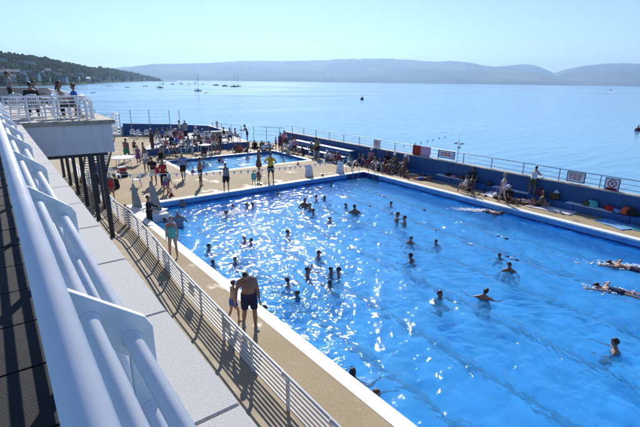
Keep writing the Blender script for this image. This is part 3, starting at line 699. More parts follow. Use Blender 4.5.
lane_rope([(15.0, PN + .1), (14.95, 5), (15.2, 10), (15.6, 14.6), (15.9, PF - .1)], "white and blue lane rope down the middle of the pool", 11)
lane_rope([(16.6, PN + .1), (16.7, 6), (17.0, 9), (17.6, 15), (17.8, PF - .1)], "white and blue lane rope towards the sea wall side", 9, .35)

# ================================================================== people
def V(*a): return Vector(a)
def nrm(*a): return Vector(a).normalized()
SKIN = [mat("skin_fair", (.44, .26, .185), .5, .08, 6.0), mat("skin_tan", (.28, .15, .095), .5, .1, 6.0), mat("skin_warm", (.20, .10, .06), .5, .1, 6.0), mat("skin_deep", (.14, .07, .045), .5, .1, 6.0)]
HAIR = {'d': mat("hair_dark", (.012, .009, .007), .5, .3, 30.0), 'b': mat("hair_brown", (.05, .026, .013), .5, .3, 30.0), 'f': mat("hair_fair", (.30, .19, .08), .5, .25, 30.0), 'g': mat("hair_grey", (.32, .31, .30), .6, .2, 30.0), 'r': mat("hair_red", (.16, .05, .02), .5, .25, 30.0)}
CLOTH_RGB = dict(navy=(.012, .018, .06), black=(.012, .012, .014), white=(.74, .74, .74), grey=(.24, .26, .29), red=(.42, .02, .025), blue=(.03, .11, .42), sky=(.16, .36, .65), turq=(.09, .46, .46), green=(.02, .22, .14), yellow=(.72, .55, .03), pink=(.62, .22, .30), purple=(.18, .07, .20), maroon=(.15, .02, .05), orange=(.70, .13, .05), brown=(.10, .055, .03), cream=(.62, .56, .44), olive=(.07, .085, .03), floral=(.60, .36, .38))
def cloth(c):
    if c == 'floral': return mat("cloth_floral", CLOTH_RGB[c], .85, .1, 22.0, .2, 120, col2=(.75, .66, .66))
    if c == 'check': return mat("cloth_check", (.03, .12, .40), .85, .1, 18.0, .2, 120, col2=(.30, .42, .62))
    return mat("cloth_" + c, CLOTH_RGB[c], .85, .18, 8.0, .25, 110)
M_EYE = mat("eye_dark", (.01, .008, .008), .3)
PENDING = []                                   # objects whose pieces are fused at the end
TORSO = [(-.10, .075, .075, 0), (-.03, .150, .105, 0), (.05, .168, .115, -.005), (.14, .150, .105, 0), (.22, .138, .098, .004), (.32, .155, .110, .006), (.41, .172, .115, .004), (.47, .160, .095, 0), (.515, .095, .07, -.004), (.545, .058, .056, -.002)]
def lerp(a, c, t): return a + (c - a) * t
class Body:
    """a figure's skeleton in its own frame: x right, y forward, z up"""
    def __init__(s, h, pel, spine, spine2=None, head=None, arms=None, legs=None, fem=False, fat=1.0, lat=(1, 0, 0), feet=None):
        k = h / 1.80; s.k = k; s.fem = fem; s.fat = fat
        s.P = Vector(pel); s.sp = Vector(spine).normalized(); s.sp2 = Vector(spine2 or spine).normalized(); s.hd = Vector(head or s.sp2).normalized()
        s.lat = Vector(lat).normalized()
        s.mid = s.P + s.sp * .27 * k; s.nb = s.mid + s.sp2 * .275 * k
        sw = .165 if fem else .185
        s.sh = [s.nb + s.lat * (sg * sw * k) - s.sp2 * .072 * k for sg in (-1, 1)]
        s.hc = s.nb + s.hd * .185 * k
        s.hip = [s.P + s.lat * (sg * .09 * k) - s.sp * .02 * k for sg in (-1, 1)]
        arms = arms or [((-.12, 0, -1), (-.08, .15, -1))] * 2
        legs = legs or [((0, 0, -1), (0, 0, -1))] * 2
        s.el, s.wr, s.hand, s.kn, s.an, s.toe = [], [], [], [], [], []
        for i, sg in enumerate((-1, 1)):
            u, f = [Vector(v).normalized() for v in arms[i][:2]]
            hnd = Vector(arms[i][2]).normalized() if len(arms[i]) > 2 else f
            e = s.sh[i] + u * .29 * k; w_ = e + f * .25 * k; s.el.append(e); s.wr.append(w_); s.hand.append((w_, hnd))
            u, f = [Vector(v).normalized() for v in legs[i][:2]]
            kn = s.hip[i] + u * .43 * k; an = kn + f * .42 * k; s.kn.append(kn); s.an.append(an)
            ft = Vector(feet[i]).normalized() if feet else (Vector((f.x * .2 + sg * .12, 1, 0)) if f.z < -.5 else (f + V(0, 0, .8))).normalized()
            s.toe.append(ft)
    def trow(s, t):                            # torso ring centre at height t of the spine
        k = s.k; tt = t * k
        return s.P + s.sp * tt if tt <= .27 * k else s.mid + s.sp2 * (tt - .27 * k)
    def torso(s, b, t0=-.10, t1=.545, inf=0.0, seg=14, flare=0.0):
        k = s.k; rows = []
        ts = sorted({t0, t1} | {r[0] for r in TORSO if t0 < r[0] < t1})
        for t in ts:
            for (ta, aa, ba, oa), (tb, ab, bb, ob) in zip(TORSO, TORSO[1:]):
                if ta <= t <= tb: q = (t - ta) / (tb - ta); A, B, O_ = lerp(aa, ab, q), lerp(ba, bb, q), lerp(oa, ob, q); break
            else: A, B, O_ = TORSO[0][1], TORSO[0][2], 0
            bust = 0
            if s.fem: A *= 1.04 if t < .1 else .90; bust = .022 if .28 < t < .42 else 0
            elif t > .3: A *= 1.03
            belly = (s.fat - 1) * .09 if .05 < t < .35 else 0
            A = (A * (1 + (s.fat - 1) * .6)) * k + inf; B = (B * (1 + (s.fat - 1) * .5) + bust * .5 + belly) * k + inf
            d = s.sp if t < .2 else (s.sp + s.sp2).normalized() if t < .35 else s.sp2
            fw_ = d.cross(s.lat) * -1 if False else (s.lat.cross(d) * -1)
            fw_ = fw_.normalized(); fw_ = fw_ if True else fw_
            c = s.trow(t) + fw_ * ((O_ + bust * .6 + belly * .8) * k)
            rows.append([c + s.lat * (math.cos(2 * math.pi * i / seg) * A) + fw_ * (math.sin(2 * math.pi * i / seg) * B) for i in range(seg)])
        b.rings(rows)
    def arm(s, b, i, f=2.0, inf=0.0, f0=0.0):
        k = s.k; fa = (1 + (s.fat - 1) * .5) * (.86 if s.fem else 1); pts, rd = [], []
        st = [(0, s.sh[i], .058), (.25, s.sh[i].lerp(s.el[i], .25), .054), (.6, s.sh[i].lerp(s.el[i], .6), .047), (1, s.el[i], .040), (1.3, s.el[i].lerp(s.wr[i], .3), .041), (2, s.wr[i], .027)]
        for a, p, r in st:
            if a <= f: pts.append(p); rd.append(r * k * fa + inf)
            last = (a, p, r)
        if f < 2 and (not pts or True):
            seg_a = s.sh[i].lerp(s.el[i], min(f, 1)) if f <= 1 else s.el[i].lerp(s.wr[i], f - 1)
            if (seg_a - pts[-1]).length > .01: pts.append(seg_a); rd.append(rd[-1])
        b.tube([pts[0] + s.lat * (.03 * k * (1 if i == 0 else -1))] + pts, [rd[0] * .85] + rd, 10)
    def leg(s, b, i, f=2.0, inf=0.0):
        k = s.k; fa = (1 + (s.fat - 1) * .5) * (.97 if s.fem else 1)
        st = [(0, .088), (.3, .083), (.7, .066), (1, .054), (1.3, .055), (1.65, .043), (2, .034)]
        pts, rd = [], []
        P = lambda a: s.hip[i].lerp(s.kn[i], a) if a <= 1 else s.kn[i].lerp(s.an[i], a - 1)
        prev = None
        for a, r in st:
            if a <= f: pts.append(P(a)); rd.append(r * k * fa + inf); prev = (a, r)
            else:
                if prev[0] < f: pts.append(P(f)); rd.append(lerp(prev[1], r, (f - prev[0]) / (a - prev[0])) * k * fa + inf)
                break
        b.tube([pts[0] - (pts[1] - pts[0]).normalized() * .02] + pts, [rd[0] * .9] + rd, 10)
    def foot(s, b, i, inf=0.0):
        k = s.k; a = s.an[i]; d = s.toe[i]; dn = (s.an[i] - s.kn[i]).normalized(); sole = a + dn * .045 * k
        b.tube([sole - d * .06 * k, sole - d * .03 * k, sole + d * .06 * k + dn * .008 * k, sole + d * .14 * k + dn * .015 * k, sole + d * .18 * k + dn * .018 * k],
               [(.025 * k + inf, .028 * k + inf), (.034 * k + inf, .036 * k + inf), (.040 * k + inf, .032 * k + inf), (.042 * k + inf, .02 * k + inf), (.03 * k + inf, .012 * k + inf)], 8, up=-dn)
        b.tube([a - dn * .02 * k, sole], [.036 * k + inf, .036 * k + inf], 8)
    def headframe(s):
        up = s.hd; f = (s.lat.cross(up) * -1).normalized(); return up, f, s.lat
    def headmesh(s, b):
        k = s.k; up, f, r = s.headframe(); c = s.hc; rows = []
        for t, a, d, o in ((-.118, .022, .022, .060), (-.10, .042, .042, .045), (-.065, .056, .072, .020), (-.02, .068, .088, .006), (.03, .075, .096, -.004), (.07, .072, .092, -.010), (.10, .055, .070, -.014), (.118, .022, .03, -.016)):
            q = c + up * t * k + f * o * k
            rows.append([q + r * (math.cos(2 * math.pi * i / 14) * a * k) + f * (math.sin(2 * math.pi * i / 14) * d * k) for i in range(14)])
        b.rings(rows)
        b.tube([s.nb - s.sp2 * .03 * k, s.nb + s.hd * .03 * k, c - up * .07 * k - f * .012 * k], [.058 * k, .052 * k, .05 * k], 10)
        n0 = c + f * .088 * k + up * .012 * k; b.tube([n0, n0 + f * .014 * k - up * .022 * k, n0 + f * .02 * k - up * .038 * k, n0 + f * .004 * k - up * .045 * k], [.008 * k, .011 * k, .014 * k, .01 * k], 6)
        for sg in (-1, 1): b.tube([c + r * sg * .070 * k - f * .012 * k - up * .03 * k, c + r * sg * .079 * k - f * .016 * k, c + r * sg * .076 * k - f * .018 * k + up * .028 * k], [.009 * k, .014 * k, .009 * k], 6)
    def traps(s, b):
        k = s.k
        for i in (0, 1): b.tube([s.nb + s.hd * .045 * k, s.nb.lerp(s.sh[i], .45) + s.sp2 * .012 * k, s.sh[i]], [.045 * k, .05 * k, .05 * k], 8)
    def fingers(s, b):
        k = s.k
        for i, sg in enumerate((-1, 1)):
            w_, h = s.hand[i]; side = h.cross(V(0, 0, 1)) if abs(h.z) < .9 else h.cross(V(0, 1, 0)); 
            side = s.lat.copy() if abs(h.dot(s.lat)) < .5 else V(0, 1, 0) - h * h.y
            n = (h.cross(side)).normalized(); side = n.cross(h).normalized()
            fwd = V(0, 1, 0); fwd = fwd - h * fwd.dot(h)
            if fwd.length > .3: side = fwd.normalized(); n = side.cross(h).normalized() * -sg
            for j, (u, ln) in enumerate(((-.030, .062), (-.010, .075), (.010, .080), (.030, .070))):
                r0 = w_ + h * .085 * k + side * u * k
                b.tube([r0, r0 + h * ln * .5 * k + n * .006 * k, r0 + h * ln * .9 * k + n * .025 * k], [.0095 * k, .009 * k, .006 * k], 5)
            r0 = w_ + h * .03 * k + side * .026 * k
            b.tube([r0, r0 + (h * .7 + side * .7) * .035 * k, r0 + (h * .9 + side * .45) * .07 * k], [.012 * k, .0105 * k, .007 * k], 5)
    def palm(s, b, i):
        w_, h = s.hand[i]; k = s.k
        b.tube([w_ - h * .01 * k, w_ + h * .03 * k, w_ + h * .095 * k], [(.025 * k, .025 * k), (.042 * k, .020 * k), (.040 * k, .016 * k)], 8, up=(s.lat if abs(h.dot(s.lat)) < .8 else V(0, 0, 1)))
def fuse(bld, name, m, parent, vox, extra=None):
    o = bld.build(name, m, parent)
    md = o.modifiers.new("fuse", 'REMESH'); md.mode = 'VOXEL'; md.voxel_size = vox; md.use_smooth_shade = True
    sm = o.modifiers.new("soft", 'SMOOTH'); sm.factor = .5; sm.iterations = 2
    PENDING.append((o, extra)); return o
def hairmesh(bd, style, m, parent):
    k = bd.k; up, f, r = bd.headframe(); c = bd.hc; b = MB()
    def shape(v):
        x, y, z = v
        if y > .15 and z < .42: d = min(1, (y - .15) * 2.2 + max(0, .0)); return V(x * (1 - .25 * d), y * (1 - .55 * d), z * (1 - .1 * d) + .1 * d)
        if z < -.35: return V(x * .8, y * .85, -.35 + (z + .35) * .35)
        return v
    b.sphere((0, 0, 0), (.083, .106, .118), 14, 9, shape)
    if style == 'long':
        b.rings([[V(math.cos(a) * w_, -.075 + math.sin(a) * d_, z) for a in [2 * math.pi * i / 10 for i in range(10)]] for z, w_, d_ in ((.05, .06, .035), (-.05, .075, .04), (-.15, .078, .035), (-.24, .06, .025), (-.27, .035, .015))])
    elif style == 'bun': b.sphere((0, -.10, .06), (.04, .04, .04), 8, 6)
    M_ = Matrix(((r.x, f.x, up.x, c.x), (r.y, f.y, up.y, c.y), (r.z, f.z, up.z, c.z), (0, 0, 0, 1)))
    b.v = [tuple(M_ @ (Vector(p) * k + V(0, -.012, .008) * k)) for p in b.v]
    return b.build("hair", m, parent)
def hatmesh(bd, m, parent, brim=.15):
    k = bd.k; up, f, r = bd.headframe(); c = bd.hc; b = MB()
    rg = [[V(math.cos(a) * w_, math.sin(a) * w_ * 1.12, z) for a in [2 * math.pi * i / 16 for i in range(16)]] for z, w_ in ((.035, brim), (.05, .092), (.10, .088), (.135, .06), (.142, .01))]
    b.rings(rg); rg = [[V(math.cos(a) * w_, math.sin(a) * w_ * 1.12, z) for a in [2 * math.pi * i / 16 for i in range(16)]] for z, w_ in ((.030, brim), (.030, .01))]
    b.rings(rg, cap=False)
    M_ = Matrix(((r.x, f.x, up.x, c.x), (r.y, f.y, up.y, c.y), (r.z, f.z, up.z, c.z), (0, 0, 0, 1)))
    b.v = [tuple(M_ @ (Vector(p) * k)) for p in b.v]; return b.build("hat", m, parent)

def posed(pose, h, rr, fem, fat):
    """skeletons; z = 0 is what carries the figure"""
    k = h / 1.80; j = lambda a: rr.uniform(-a, a)
    stand = .935 * k
    A_side = lambda sg: ((sg * (.16 + .06 * (fat - 1)) + j(.04), j(.1), -1), (sg * .05, .18 + j(.1), -1))
    D = lambda **q: Body(h, fem=fem, fat=fat, **q)
    if pose == 'stand':
        return D(pel=(0, 0, stand), spine=(j(.04), .03, 1), spine2=(j(.05), .02 + j(.04), 1), head=(j(.1), .12 + j(.15), 1), arms=[A_side(-1), A_side(1)], legs=[((-.08, .02, -1), (-.03, -.03, -1)), ((.08, .04, -1), (.03, -.03, -1))])
    if pose == 'hips':
        return D(pel=(0, 0, stand), spine=(0, .02, 1), head=(j(.1), .2, 1), arms=[((-.75, -.25, -.8), (.7, .45, -.45)), ((.75, -.25, -.8), (-.7, .45, -.45))], legs=[((-.12, .02, -1), (-.03, 0, -1)), ((.12, .02, -1), (.03, 0, -1))])
    if pose == 'hips1':
        return D(pel=(0, 0, stand), spine=(0.03, .02, 1), head=(j(.1), .2, 1), arms=[((-.75, -.25, -.8), (.7, .45, -.45)), A_side(1)], legs=[((-.1, .02, -1), (-.03, 0, -1)), ((.1, .02, -1), (.03, 0, -1))])
    if pose == 'shade':                         # a hand raised to the brow
        return D(pel=(0, 0, stand), spine=(0, .02, 1), head=(0, .12, 1), arms=[A_side(-1), ((.8, .45, .1), (-.75, .35, .75))], legs=[((-.1, .02, -1), (-.03, 0, -1)), ((.1, .02, -1), (.03, 0, -1))])
    if pose == 'phone':
        return D(pel=(0, 0, stand), spine=(0, .04, 1), head=(0, .45, 1), arms=[((-.3, .25, -1), (.4, .9, .35)), ((.3, .25, -1), (-.4, .9, .35))], legs=[((-.1, .02, -1), (-.03, 0, -1)), ((.1, .02, -1), (.03, 0, -1))])
    if pose == 'walk':
        return D(pel=(0, 0, stand - .025 * k), spine=(0, .06, 1), head=(0, .2 + j(.1), 1), arms=[((-.2, .35, -1), (-.05, .5, -.9)), ((.2, -.3, -1), (.05, 0, -1))], legs=[((-.05, -.10, -1), (-.02, -.42, -1)), ((.05, .38, -1), (.02, .02, -1))])
    if pose == 'walk_down':                     # walking, head bowed
        return D(pel=(0, 0, stand - .02 * k), spine=(.07, .1, 1), spine2=(.14, .22, 1), head=(.3, .8, .7), arms=[((-.25, .05, -1), (-.1, .3, -1)), ((.32, -.1, -1), (.16, .22, -1))], legs=[((-.06, .30, -1), (-.02, 0, -1)), ((.06, -.06, -1), (.02, -.36, -1))])
    if pose == 'run':
        return D(pel=(0, 0, stand - .04 * k), spine=(0, .2, 1), head=(0, .2, 1), arms=[((-.25, .7, -.7), (.1, .8, .6)), ((.25, -.8, -.6), (.1, .2, -1))], legs=[((-.05, -.35, -1), (-.02, -.9, -.5)), ((.05, .55, -1), (.02, -.02, -1))])
    if pose == 'lean':                          # leaning forward on a wall
        return D(pel=(0, -.05, stand - .02 * k), spine=(0, .25, 1), spine2=(0, .45, 1), head=(0, .3, 1), arms=[((-.2, .75, -.75), (.1, .9, .1)), ((.2, .75, -.75), (-.1, .9, .1))], legs=[((-.1, .04, -1), (-.03, -.06, -1)), ((.1, .1, -1), (.03, -.1, -1))])
    if pose == 'bend':
        return D(pel=(0, 0, stand - .06 * k), spine=(0, .7, .8), spine2=(0, .95, .45), head=(0, .9, .3), arms=[((-.15, .4, -1), (0, .5, -.8)), ((.15, .4, -1), (0, .5, -.8))], legs=[((-.1, .15, -1), (-.03, -.3, -1)), ((.1, .25, -1), (.03, -.3, -1))])
    if pose == 'armup':
        return D(pel=(0, 0, stand), spine=(0, .02, 1), head=(0, -.05, 1), arms=[((-.35, .25, .9), (.05, .3, 1)), A_side(1)], legs=[((-.1, .02, -1), (-.03, 0, -1)), ((.1, .02, -1), (.03, 0, -1))])
    if pose == 'chair':
        return D(pel=(0, 0, .45 + .10 * k), spine=(j(.06), -.18 + j(.12), 1), head=(j(.25), .25 + j(.2), 1), arms=[((-.25, .35, -1), (.1, .9, .0 + j(.3))), ((.25, .35, -1), (-.1, .9, .0 + j(.3)))], legs=[((-.12, 1, -.02), (-.02, .06 + j(.2), -1)), ((.12, 1, -.02), (.02, .06 + j(.2), -1))])
    if pose == 'bench':
        return D(pel=(0, 0, .10 * k), spine=(j(.06), -.1 + j(.12), 1), head=(j(.25), .3 + j(.2), 1), arms=[((-.25, .35, -1), (.1, .9, -.1)), ((.25, .35, -1), (-.1, .9, -.1))], legs=[((-.16, 1, .05), (-.02, .25 + j(.2), -.9)), ((.16, 1, .05), (.02, .25 + j(.2), -.9))])
    if pose == 'sit':                           # on the ground, leaning back on the hands
        return D(pel=(0, 0, .105 * k), spine=(j(.08), -.38, 1), spine2=(j(.05), -.22, 1), head=(j(.2), .15, 1), arms=[((-.3, -.65, -.8), (-.05, -.25, -1)), ((.3, -.65, -.8), (.05, -.25, -1))], legs=[((-.14, 1, .12 + j(.1)), (-.03, 1, -.18)), ((.14, .8, .62), (.03, .62, -.78))])
    if pose == 'knees':                         # knees drawn up, arms round them
        return D(pel=(0, 0, .105 * k), spine=(j(.06), .12, 1), spine2=(0, .32, 1), head=(j(.2), .35, 1), arms=[((-.28, .75, -.6), (.35, .7, -.2)), ((.28, .75, -.6), (-.35, .7, -.2))], legs=[((-.16, .72, .70), (0, .42, -.9)), ((.16, .72, .70), (0, .42, -.9))])
    if pose == 'cross':
        return D(pel=(0, 0, .105 * k), spine=(j(.06), .08, 1), spine2=(0, .2, 1), head=(j(.2), .4, 1), arms=[((-.25, .4, -1), (.2, .8, -.3)), ((.25, .4, -1), (-.2, .8, -.3))], legs=[((-.75, .7, .12), (.85, .25, -.2)), ((.75, .7, .12), (-.85, .3, -.16))])
    if pose == 'lie':                           # on the back, length along +y feet
        return D(pel=(0, 0, .12 * k), spine=(0, -1, .04), head=(0, -1, .2), arms=[((-.4, .8, .0), (-.1, 1, -.05)), ((.4, .8, 0), (.1, 1, -.05))], legs=[((-.08, 1, .1), (-.02, 1, -.12)), ((.08, 1, .02), (.02, 1, -.03))], feet=[(0, .3, 1), (0, .3, 1)])
    if pose == 'prone':
        return D(pel=(0, 0, .11 * k), spine=(0, 1, .10), spine2=(0, 1, .28), head=(0, .8, .6), lat=(1, 0, 0), arms=[((-.5, .5, -.55), (.5, .8, -.05)), ((.5, .5, -.55), (-.5, .8, -.05))], legs=[((-.12, -1, -.04), (-.05, -1, -.02)), ((.12, -1, -.04), (.05, -1, .35))], feet=[(0, -1, 0), (0, -1, .4)])
    if pose in ('neck', 'wade', 'reach', 'out', 'wet_up'):
        bent = pose in ('neck', 'reach', 'wet_up')
        legs = [((-.18, .9, -.6), (-.05, -.8, -.6)), ((.18, .75, -.7), (.05, -.9, -.5))] if bent else [((-.1, .05, -1), (-.03, -.05, -1)), ((.1, .1, -1), (.03, -.1, -1))]
        spine = (j(.1), .05 + j(.1), 1) if bent else (j(.05), .03, 1)
        arms = {'neck': [((-.7, .45, -.5), (.1 + j(.4), .9, .1)), ((.7, .45, -.5), (-.1 + j(.4), .9, .1))],
                'wade': [((-.55, .3, -.8), (-.1, .8, -.2)), ((.55, .3, -.8), (.1, .8, -.2))],
                'reach': [((-.6, .45, -.7), (.1, .9, -.1)), ((.35, .9, -.25), (.1, 1, -.05))],
                'wet_up': [((-.7, .45, -.5), (.1, .9, .1)), ((.45, .3, .9), (.0, .35, 1))],
                'out': [((-.9, .25, -.45), (-.75, .6, .1)), ((.9, .3, -.5), (.5, .8, -.1))]}[pose]
        return D(pel=(0, 0, .56 * k if bent else stand), spine=spine, head=(j(.25), .1 + j(.2), 1), arms=arms, legs=legs)
    if pose == 'crawl':                         # swimming along +y, face down
        return D(pel=(0, 0, 0), spine=(0, 1, .06), spine2=(0.05, 1, .10), head=(0.05, 1, .22), arms=[((-.45, .9, .12), (-.1, 1, -.05)), ((.75, -.5, .42), (.3, .75, -.55))], legs=[((-.1, -1, -.08), (-.03, -1, .05)), ((.1, -1, .02), (.03, -1, -.12))], feet=[(0, -1, -.2), (0, -1, .1)])
    raise ValueError(pose)

NP = 0
def person(loc, face, h, pose, label, wear=(), skin=0, hair='d', style='short', hat=None, fem=False, fat=1.0, group=None, vox=.022, extras=None, eyes=False):
    """wear: (kind, colour) pairs"""
    global NP; NP += 1; rr = random.Random(NP * 13 + 5)
    r = tag(empty("person", loc, -R_(face)), label, "person", group)
    bd = posed(pose, h, rr, fem, fat); b = MB()
    bd.torso(b); bd.headmesh(b); bd.traps(b)
    for i in (0, 1): bd.arm(b, i); bd.leg(b, i); bd.foot(b, i); bd.palm(b, i)
    ex = MB(); bd.fingers(ex)
    fuse(b, "body", SKIN[skin], r, vox, ex)
    if hair: hairmesh(bd, style, HAIR[hair], r)
    if hat: hatmesh(bd, cloth(hat), r)
    if eyes:
        up, f, rt = bd.headframe()
        for sg in (-1, 1): MB().sphere(bd.hc + f * .083 * bd.k + rt * sg * .031 * bd.k + up * .012 * bd.k, .012 * bd.k, 8, 6).build("eye", M_EYE, r)
    g = .016 if vox < .02 else .02
    for kind, c in wear:
        b = MB(); m = cloth(c)
        if kind == 'trunks': bd.torso(b, -.10, .09, g); [bd.leg(b, i, .45, g) for i in (0, 1)]
        elif kind == 'shorts': bd.torso(b, -.10, .11, g); [bd.leg(b, i, .82, g * 1.5) for i in (0, 1)]
        elif kind == 'briefs': bd.torso(b, -.11, .06, g * .8)
        elif kind == 'trousers': bd.torso(b, -.10, .12, g); [bd.leg(b, i, 1.9, g * 1.2) for i in (0, 1)]
        elif kind == 'tshirt': bd.torso(b, -.02, .525, g); [bd.arm(b, i, .6, g) for i in (0, 1)]
        elif kind == 'longtop': bd.torso(b, -.02, .53, g); [bd.arm(b, i, 1.85, g * .8) for i in (0, 1)]
        elif kind == 'vest': bd.torso(b, -.02, .475, g)
        elif kind == 'swimsuit': bd.torso(b, -.11, .42, g * .8)
        elif kind == 'bra': bd.torso(b, .30, .40, g * .8)
        elif kind == 'dress':
            bd.torso(b, -.08, .45, g); k = bd.k
            hem = (bd.kn[0] + bd.kn[1]) / 2; 
            b.tube([bd.trow(.06), bd.trow(-.05), bd.trow(-.05).lerp(hem, .9)], [.17 * k, .20 * k, .24 * k], 12)
        elif kind == 'wetsuit': bd.torso(b, -.11, .535, g * .8); [bd.arm(b, i, 1.9, g * .8) for i in (0, 1)]; [bd.leg(b, i, 1.9, g * .8) for i in (0, 1)]
        elif kind == 'shoes':
            for i in (0, 1): bb = MB(); bd.foot(bb, i, .008); bb.build("shoe", m, r)
            continue
        nm = {'trunks': 'swim_trunks', 'briefs': 'swim_briefs', 'tshirt': 't_shirt', 'longtop': 'long_sleeved_top', 'bra': 'bikini_top', 'vest': 'vest_top'}.get(kind, kind)
        fuse(b, nm, m, r, vox)
    if extras: extras(bd, r)
    return r, bd
def facing(p, f):
    """heading in degrees: a away from the balcony, c towards it, l / r across, with an offset"""
    az = math.degrees(math.atan2(p.x, p.y)); return az + {'a': 0, 'r': 90, 'c': 180, 'l': 270}[f[0]] + (float(f[1:]) if len(f) > 1 else 0)
def deckp(px, py, f, h, pose, label, wear=(), z=0.0, **q):
    p = at(px, py, z); p.z = z + .002
    if z == 0 and p.x > 22.15 and p.y < 25.4: p.x = 22.1 - .12 * (int(px) % 3)
    elif z == 0 and p.x > 21.2 and p.y < 34 and p.y >= 25.4: p.x = 21.1
    return person(p, facing(p, f), h, pose, label, wear, **q)

# ------------------------------------------------------------------ furniture
def make_chair():
    r = empty("plastic_chair")
    b = MB(); vs = []; n = 6
    for i in range(n + 1):
        for j in range(n + 1):
            u = i / n; v = j / n; x = (u - .5) * (.44 - .04 * (1 - v)); y = -.20 + .42 * v; z = .43 - .025 * math.sin(math.pi * u) * math.sin(math.pi * v) - (.02 if j == n else 0)
            vs.append((x, y, z))
    b.add(vs, [(i * (n + 1) + j, (i + 1) * (n + 1) + j, (i + 1) * (n + 1) + j + 1, i * (n + 1) + j + 1) for i in range(n) for j in range(n)], True)
    o = b.build("seat", M_PLAST, r); m = o.modifiers.new("s", 'SOLIDIFY'); m.thickness = .02
    bk = empty  # back: frame with slats
    f = MB(); f.tube([(-.21, -.19, .42), (-.215, -.25, .62), (-.20, -.30, .80), (-.12, -.325, .86), (0, -.33, .875), (.12, -.325, .86), (.20, -.30, .80), (.215, -.25, .62), (.21, -.19, .42)], (.022), 8)
    bo = f.build("backrest", M_PLAST, r)
    for i in range(5):
        x = -.14 + .07 * i; MB().tube([(x, -.19, .43), (x, -.255, .64), (x * .95, -.32, .86)], [(.022, .006)] * 3, 6).build("slat", M_PLAST, bo)
    for sx in (-1, 1):
        MB().tube([(sx * .22, .19, .43), (sx * .255, .19, 0)], [(.022, .03), (.016, .02)], 6).build("leg", M_PLAST, r)
        MB().tube([(sx * .21, -.19, .43), (sx * .25, -.27, 0)], [(.022, .03), (.016, .02)], 6).build("leg", M_PLAST, r)
        MB().tube([(sx * .225, .18, .43), (sx * .26, .17, .58), (sx * .265, .08, .645), (sx * .26, -.14, .65), (sx * .215, -.26, .64)], [(.015, .02)] * 5, 6).build("armrest", M_PLAST, r)
    return r
def copy_tree(o, parent=None):
    c = o.copy(); COL.objects.link(c); c.parent = parent
    for ch in list(o.children): copy_tree(ch, c)
    return c
CH0 = None
def chair(p, face, label, group="white plastic chairs round the pools"):
    global CH0
    if CH0 is None: CH0 = make_chair(); o = CH0
    else: o = copy_tree(CH0)
    o.location = p; o.rotation_euler = (0, 0, -R_(face)); return tag(o, label, "chair", group)
def table(p, rad, label, hgt=.71, group="white plastic tables"):
    r = tag(empty("plastic_table", p), label, "table", group)
    b = MB(); b.rings([[V(math.cos(a) * q, math.sin(a) * q, z) for a in [2 * math.pi * i / 24 for i in range(24)]] for z, q in ((hgt - .04, rad - .02), (hgt - .04, rad), (hgt - .008, rad), (hgt, rad - .012))], False); b.build("table_top", M_PLAST, r)
    for i in range(4):
        a = math.pi / 4 + i * math.pi / 2; MB().tube([(math.cos(a) * rad * .6, math.sin(a) * rad * .6, hgt - .04), (math.cos(a) * rad * .72, math.sin(a) * rad * .72, 0)], [.03, .02], 6).build("leg", M_PLAST, r)
    return r
def bag(p, rz, m, label, sx=.32, sy=.22, sz=.34, cat="bag", group="bags along the bench"):
    r = tag(empty("bag", p, rz), label, cat, group); b = MB()
    sd_ = p.y * 7.3
    def bp(a, z, q):
        k = 1 + .22 * mnoise.noise(V(math.cos(a) * 1.3 + sd_, math.sin(a) * 1.3, z * 2.5)); slump = .12 * sx * z * z * math.sin(sd_)
        return V(math.copysign(abs(math.cos(a)) ** .45, math.cos(a)) * sx / 2 * q * k + slump, math.copysign(abs(math.sin(a)) ** .45, math.sin(a)) * sy / 2 * q * k, sz * z * (1 + .25 * mnoise.noise(V(math.cos(a) + sd_, math.sin(a), 5)) * (z > .4)))
    b.rings([[bp(a, z, q) for a in [2 * math.pi * i / 20 for i in range(20)]] for z, q in ((0, .9), (.06, 1), (.3, 1.03), (.6, .98), (.84, .86), (.96, .6), (1, .25))])
    MB().box(-sx * .3, sx * .3, -sy * .62, -sy * .45, sz * .1, sz * .5, .03).build("pocket", m, r)
    b.build("bag_body", m, r); MB().tube([(-sx * .3, 0, sz * .85), (-sx * .2, 0, sz * 1.2), (sx * .2, 0, sz * 1.2), (sx * .3, 0, sz * .85)], .012, 6).build("strap", M_DARKFAB, r); return r
def towel_flat(p, rz, lx, ly, m, label, group="towels spread on the deck", crumple=.02):
    p.x = min(p.x, 22.05 if ly > .85 else 22.1)
    if p.y > 25.4: p.x = min(p.x, 20.9)
    b = MB(); n, k = 14, 10; rr = random.Random(int(p.x * 100)); vs = []
    for i in range(n + 1):
        for j in range(k + 1):
            x = (i / n - .5) * lx; y = (j / k - .5) * ly
            z = .012 + crumple * max(0, fbm(x + p.x, y + p.y, 2.2, 3) + .2)
            vs.append((x + .03 * math.sin(j * 1.3 + p.x), y + .03 * math.sin(i * .9 + p.y), z))
    b.add(vs, [(i * (k + 1) + j, (i + 1) * (k + 1) + j, (i + 1) * (k + 1) + j + 1, i * (k + 1) + j + 1) for i in range(n) for j in range(k)], True)
    o = b.build("towel", m, None, p, rz); s_ = o.modifiers.new("s", 'SOLIDIFY'); s_.thickness = .01; s_.offset = 1
    return tag(o, label, "towel", group)
T = lambda c: mat("terry_" + c, CLOTH_RGB[c], .95, .15, 6.0, .5, 100)
